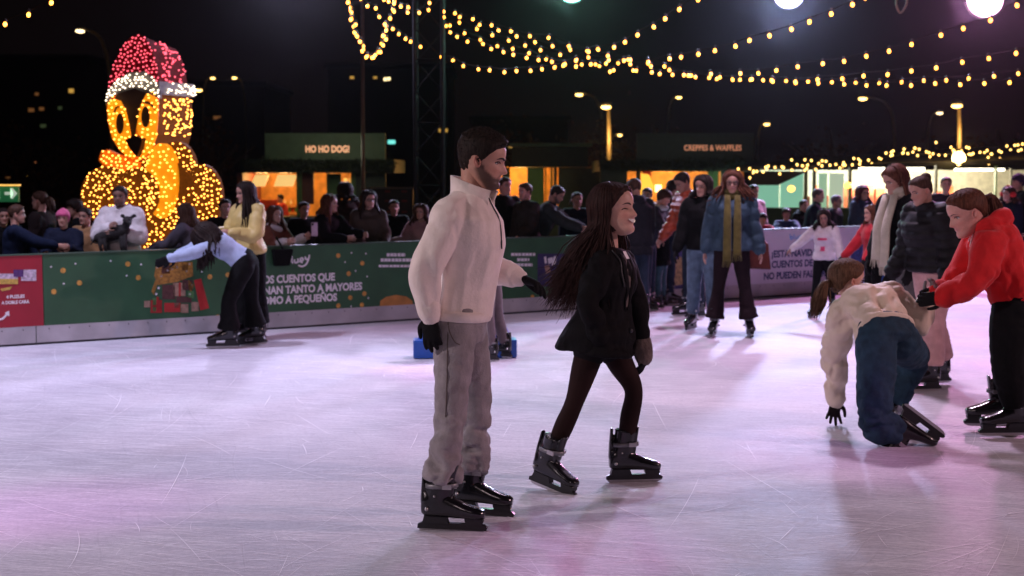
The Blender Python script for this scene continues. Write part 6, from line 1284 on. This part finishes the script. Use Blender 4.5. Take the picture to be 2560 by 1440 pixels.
part('earmuffs', join([ellipsoid(J['head'] + np.cross(J['hu'], J['hf']) * s * .085, (.05, .05, .05), 10) for s in (1, -1)] + [limb([J['head'] + np.cross(J['hu'], J['hf']) * .09, J['head'] + J['hu'] * .13, J['head'] - np.cross(J['hu'], J['hf']) * .09], [.012] * 3, n=8)]), cloth('red_fluff', (.55, .03, .03), .95, .8), em, True)
onlooker('person in a dark purple beanie at the right edge', 2546, 436, 190, .0, Y=21.3, hair=dict(kind='none'), hat=cloth('purple_knit', (.035, .02, .05), .95, .6), top=dict(mat=BLK))
onlooker('person in a black coat far left behind the pink beanie', 8, 520, 300, 1.4, hair=dict(kind='short', col=DKH), top=dict(mat=BLK))
ck, J = onlooker('cook in a red top inside the hot dog hut', 700, 486, 200, .0, Y=31.0, skin=SK1, hair=dict(kind='short', col=DKH), top=dict(mat=cloth('cook_red', (.62, .04, .03))), lean=14)
onlooker('person with a dark cap in a black coat behind the tall dark coat', 1618, 470, 250, 1.2, hair=dict(kind='short', col=DKH), top=dict(mat=BLK))
onlooker('woman in a dark coat with tied hair behind the laughing woman', 1490, 486, 280, 1.0, fem=1, hair=dict(kind='pony', col=BRH, len=.1), top=dict(mat=BLK))
onlooker('person in a dark hood behind the little girl in white', 2010, 500, 300, 1.3, hair=dict(kind='short', col=DKH), top=dict(mat=BLK, hood=1))
onlooker('person in black peeking out right of the woman with wine coloured hair', 2205, 490, 280, 1.3, hair=dict(kind='short', col=DKH), top=dict(mat=BLK))
onlooker('person in black further back between the glasses woman and the mast', 985, 500, 280, 1.8, hair=dict(kind='short', col=DKH), top=dict(mat=BLK))
onlooker('person in black further back left of the phone woman', 760, 505, 300, 1.5, hair=dict(kind='short', col=DKH), top=dict(mat=BLK))
onlooker('person in black standing close behind the pink beanie', 185, 498, 200, 1.3, hair=dict(kind='bangs', col=DKH), top=dict(mat=BLK))
for o in list(COL.objects):
    if o.parent is None and o.name.startswith('person') and not o.get('group') and o not in (man, wom): o['group'] = 'skaters out on the ice'
for o in list(COL.objects):
    if o.get('label', '').startswith('cook in'): del o['group']
# ================================================================== thin mist added to give the floodlights a glow like lens bloom
m = bpy.data.materials.new('bloom_mist'); m.use_nodes = True; nt = m.node_tree
for n in list(nt.nodes):
    if n.type != 'OUTPUT_MATERIAL': nt.nodes.remove(n)
pv = nt.nodes.new('ShaderNodeVolumePrincipled'); pv.inputs['Density'].default_value = HAZE; pv.inputs['Anisotropy'].default_value = .93; pv.inputs['Color'].default_value = (.9, .9, .95, 1)
nt.links.new(pv.outputs[0], nt.nodes['Material Output'].inputs['Volume'])
hb = box(-60, 60, -12, 175, -1.2, 24)
hz = new_obj('haze', make_mesh('haze', hb[0], hb[1], m, False)); hz['kind'] = 'stuff'
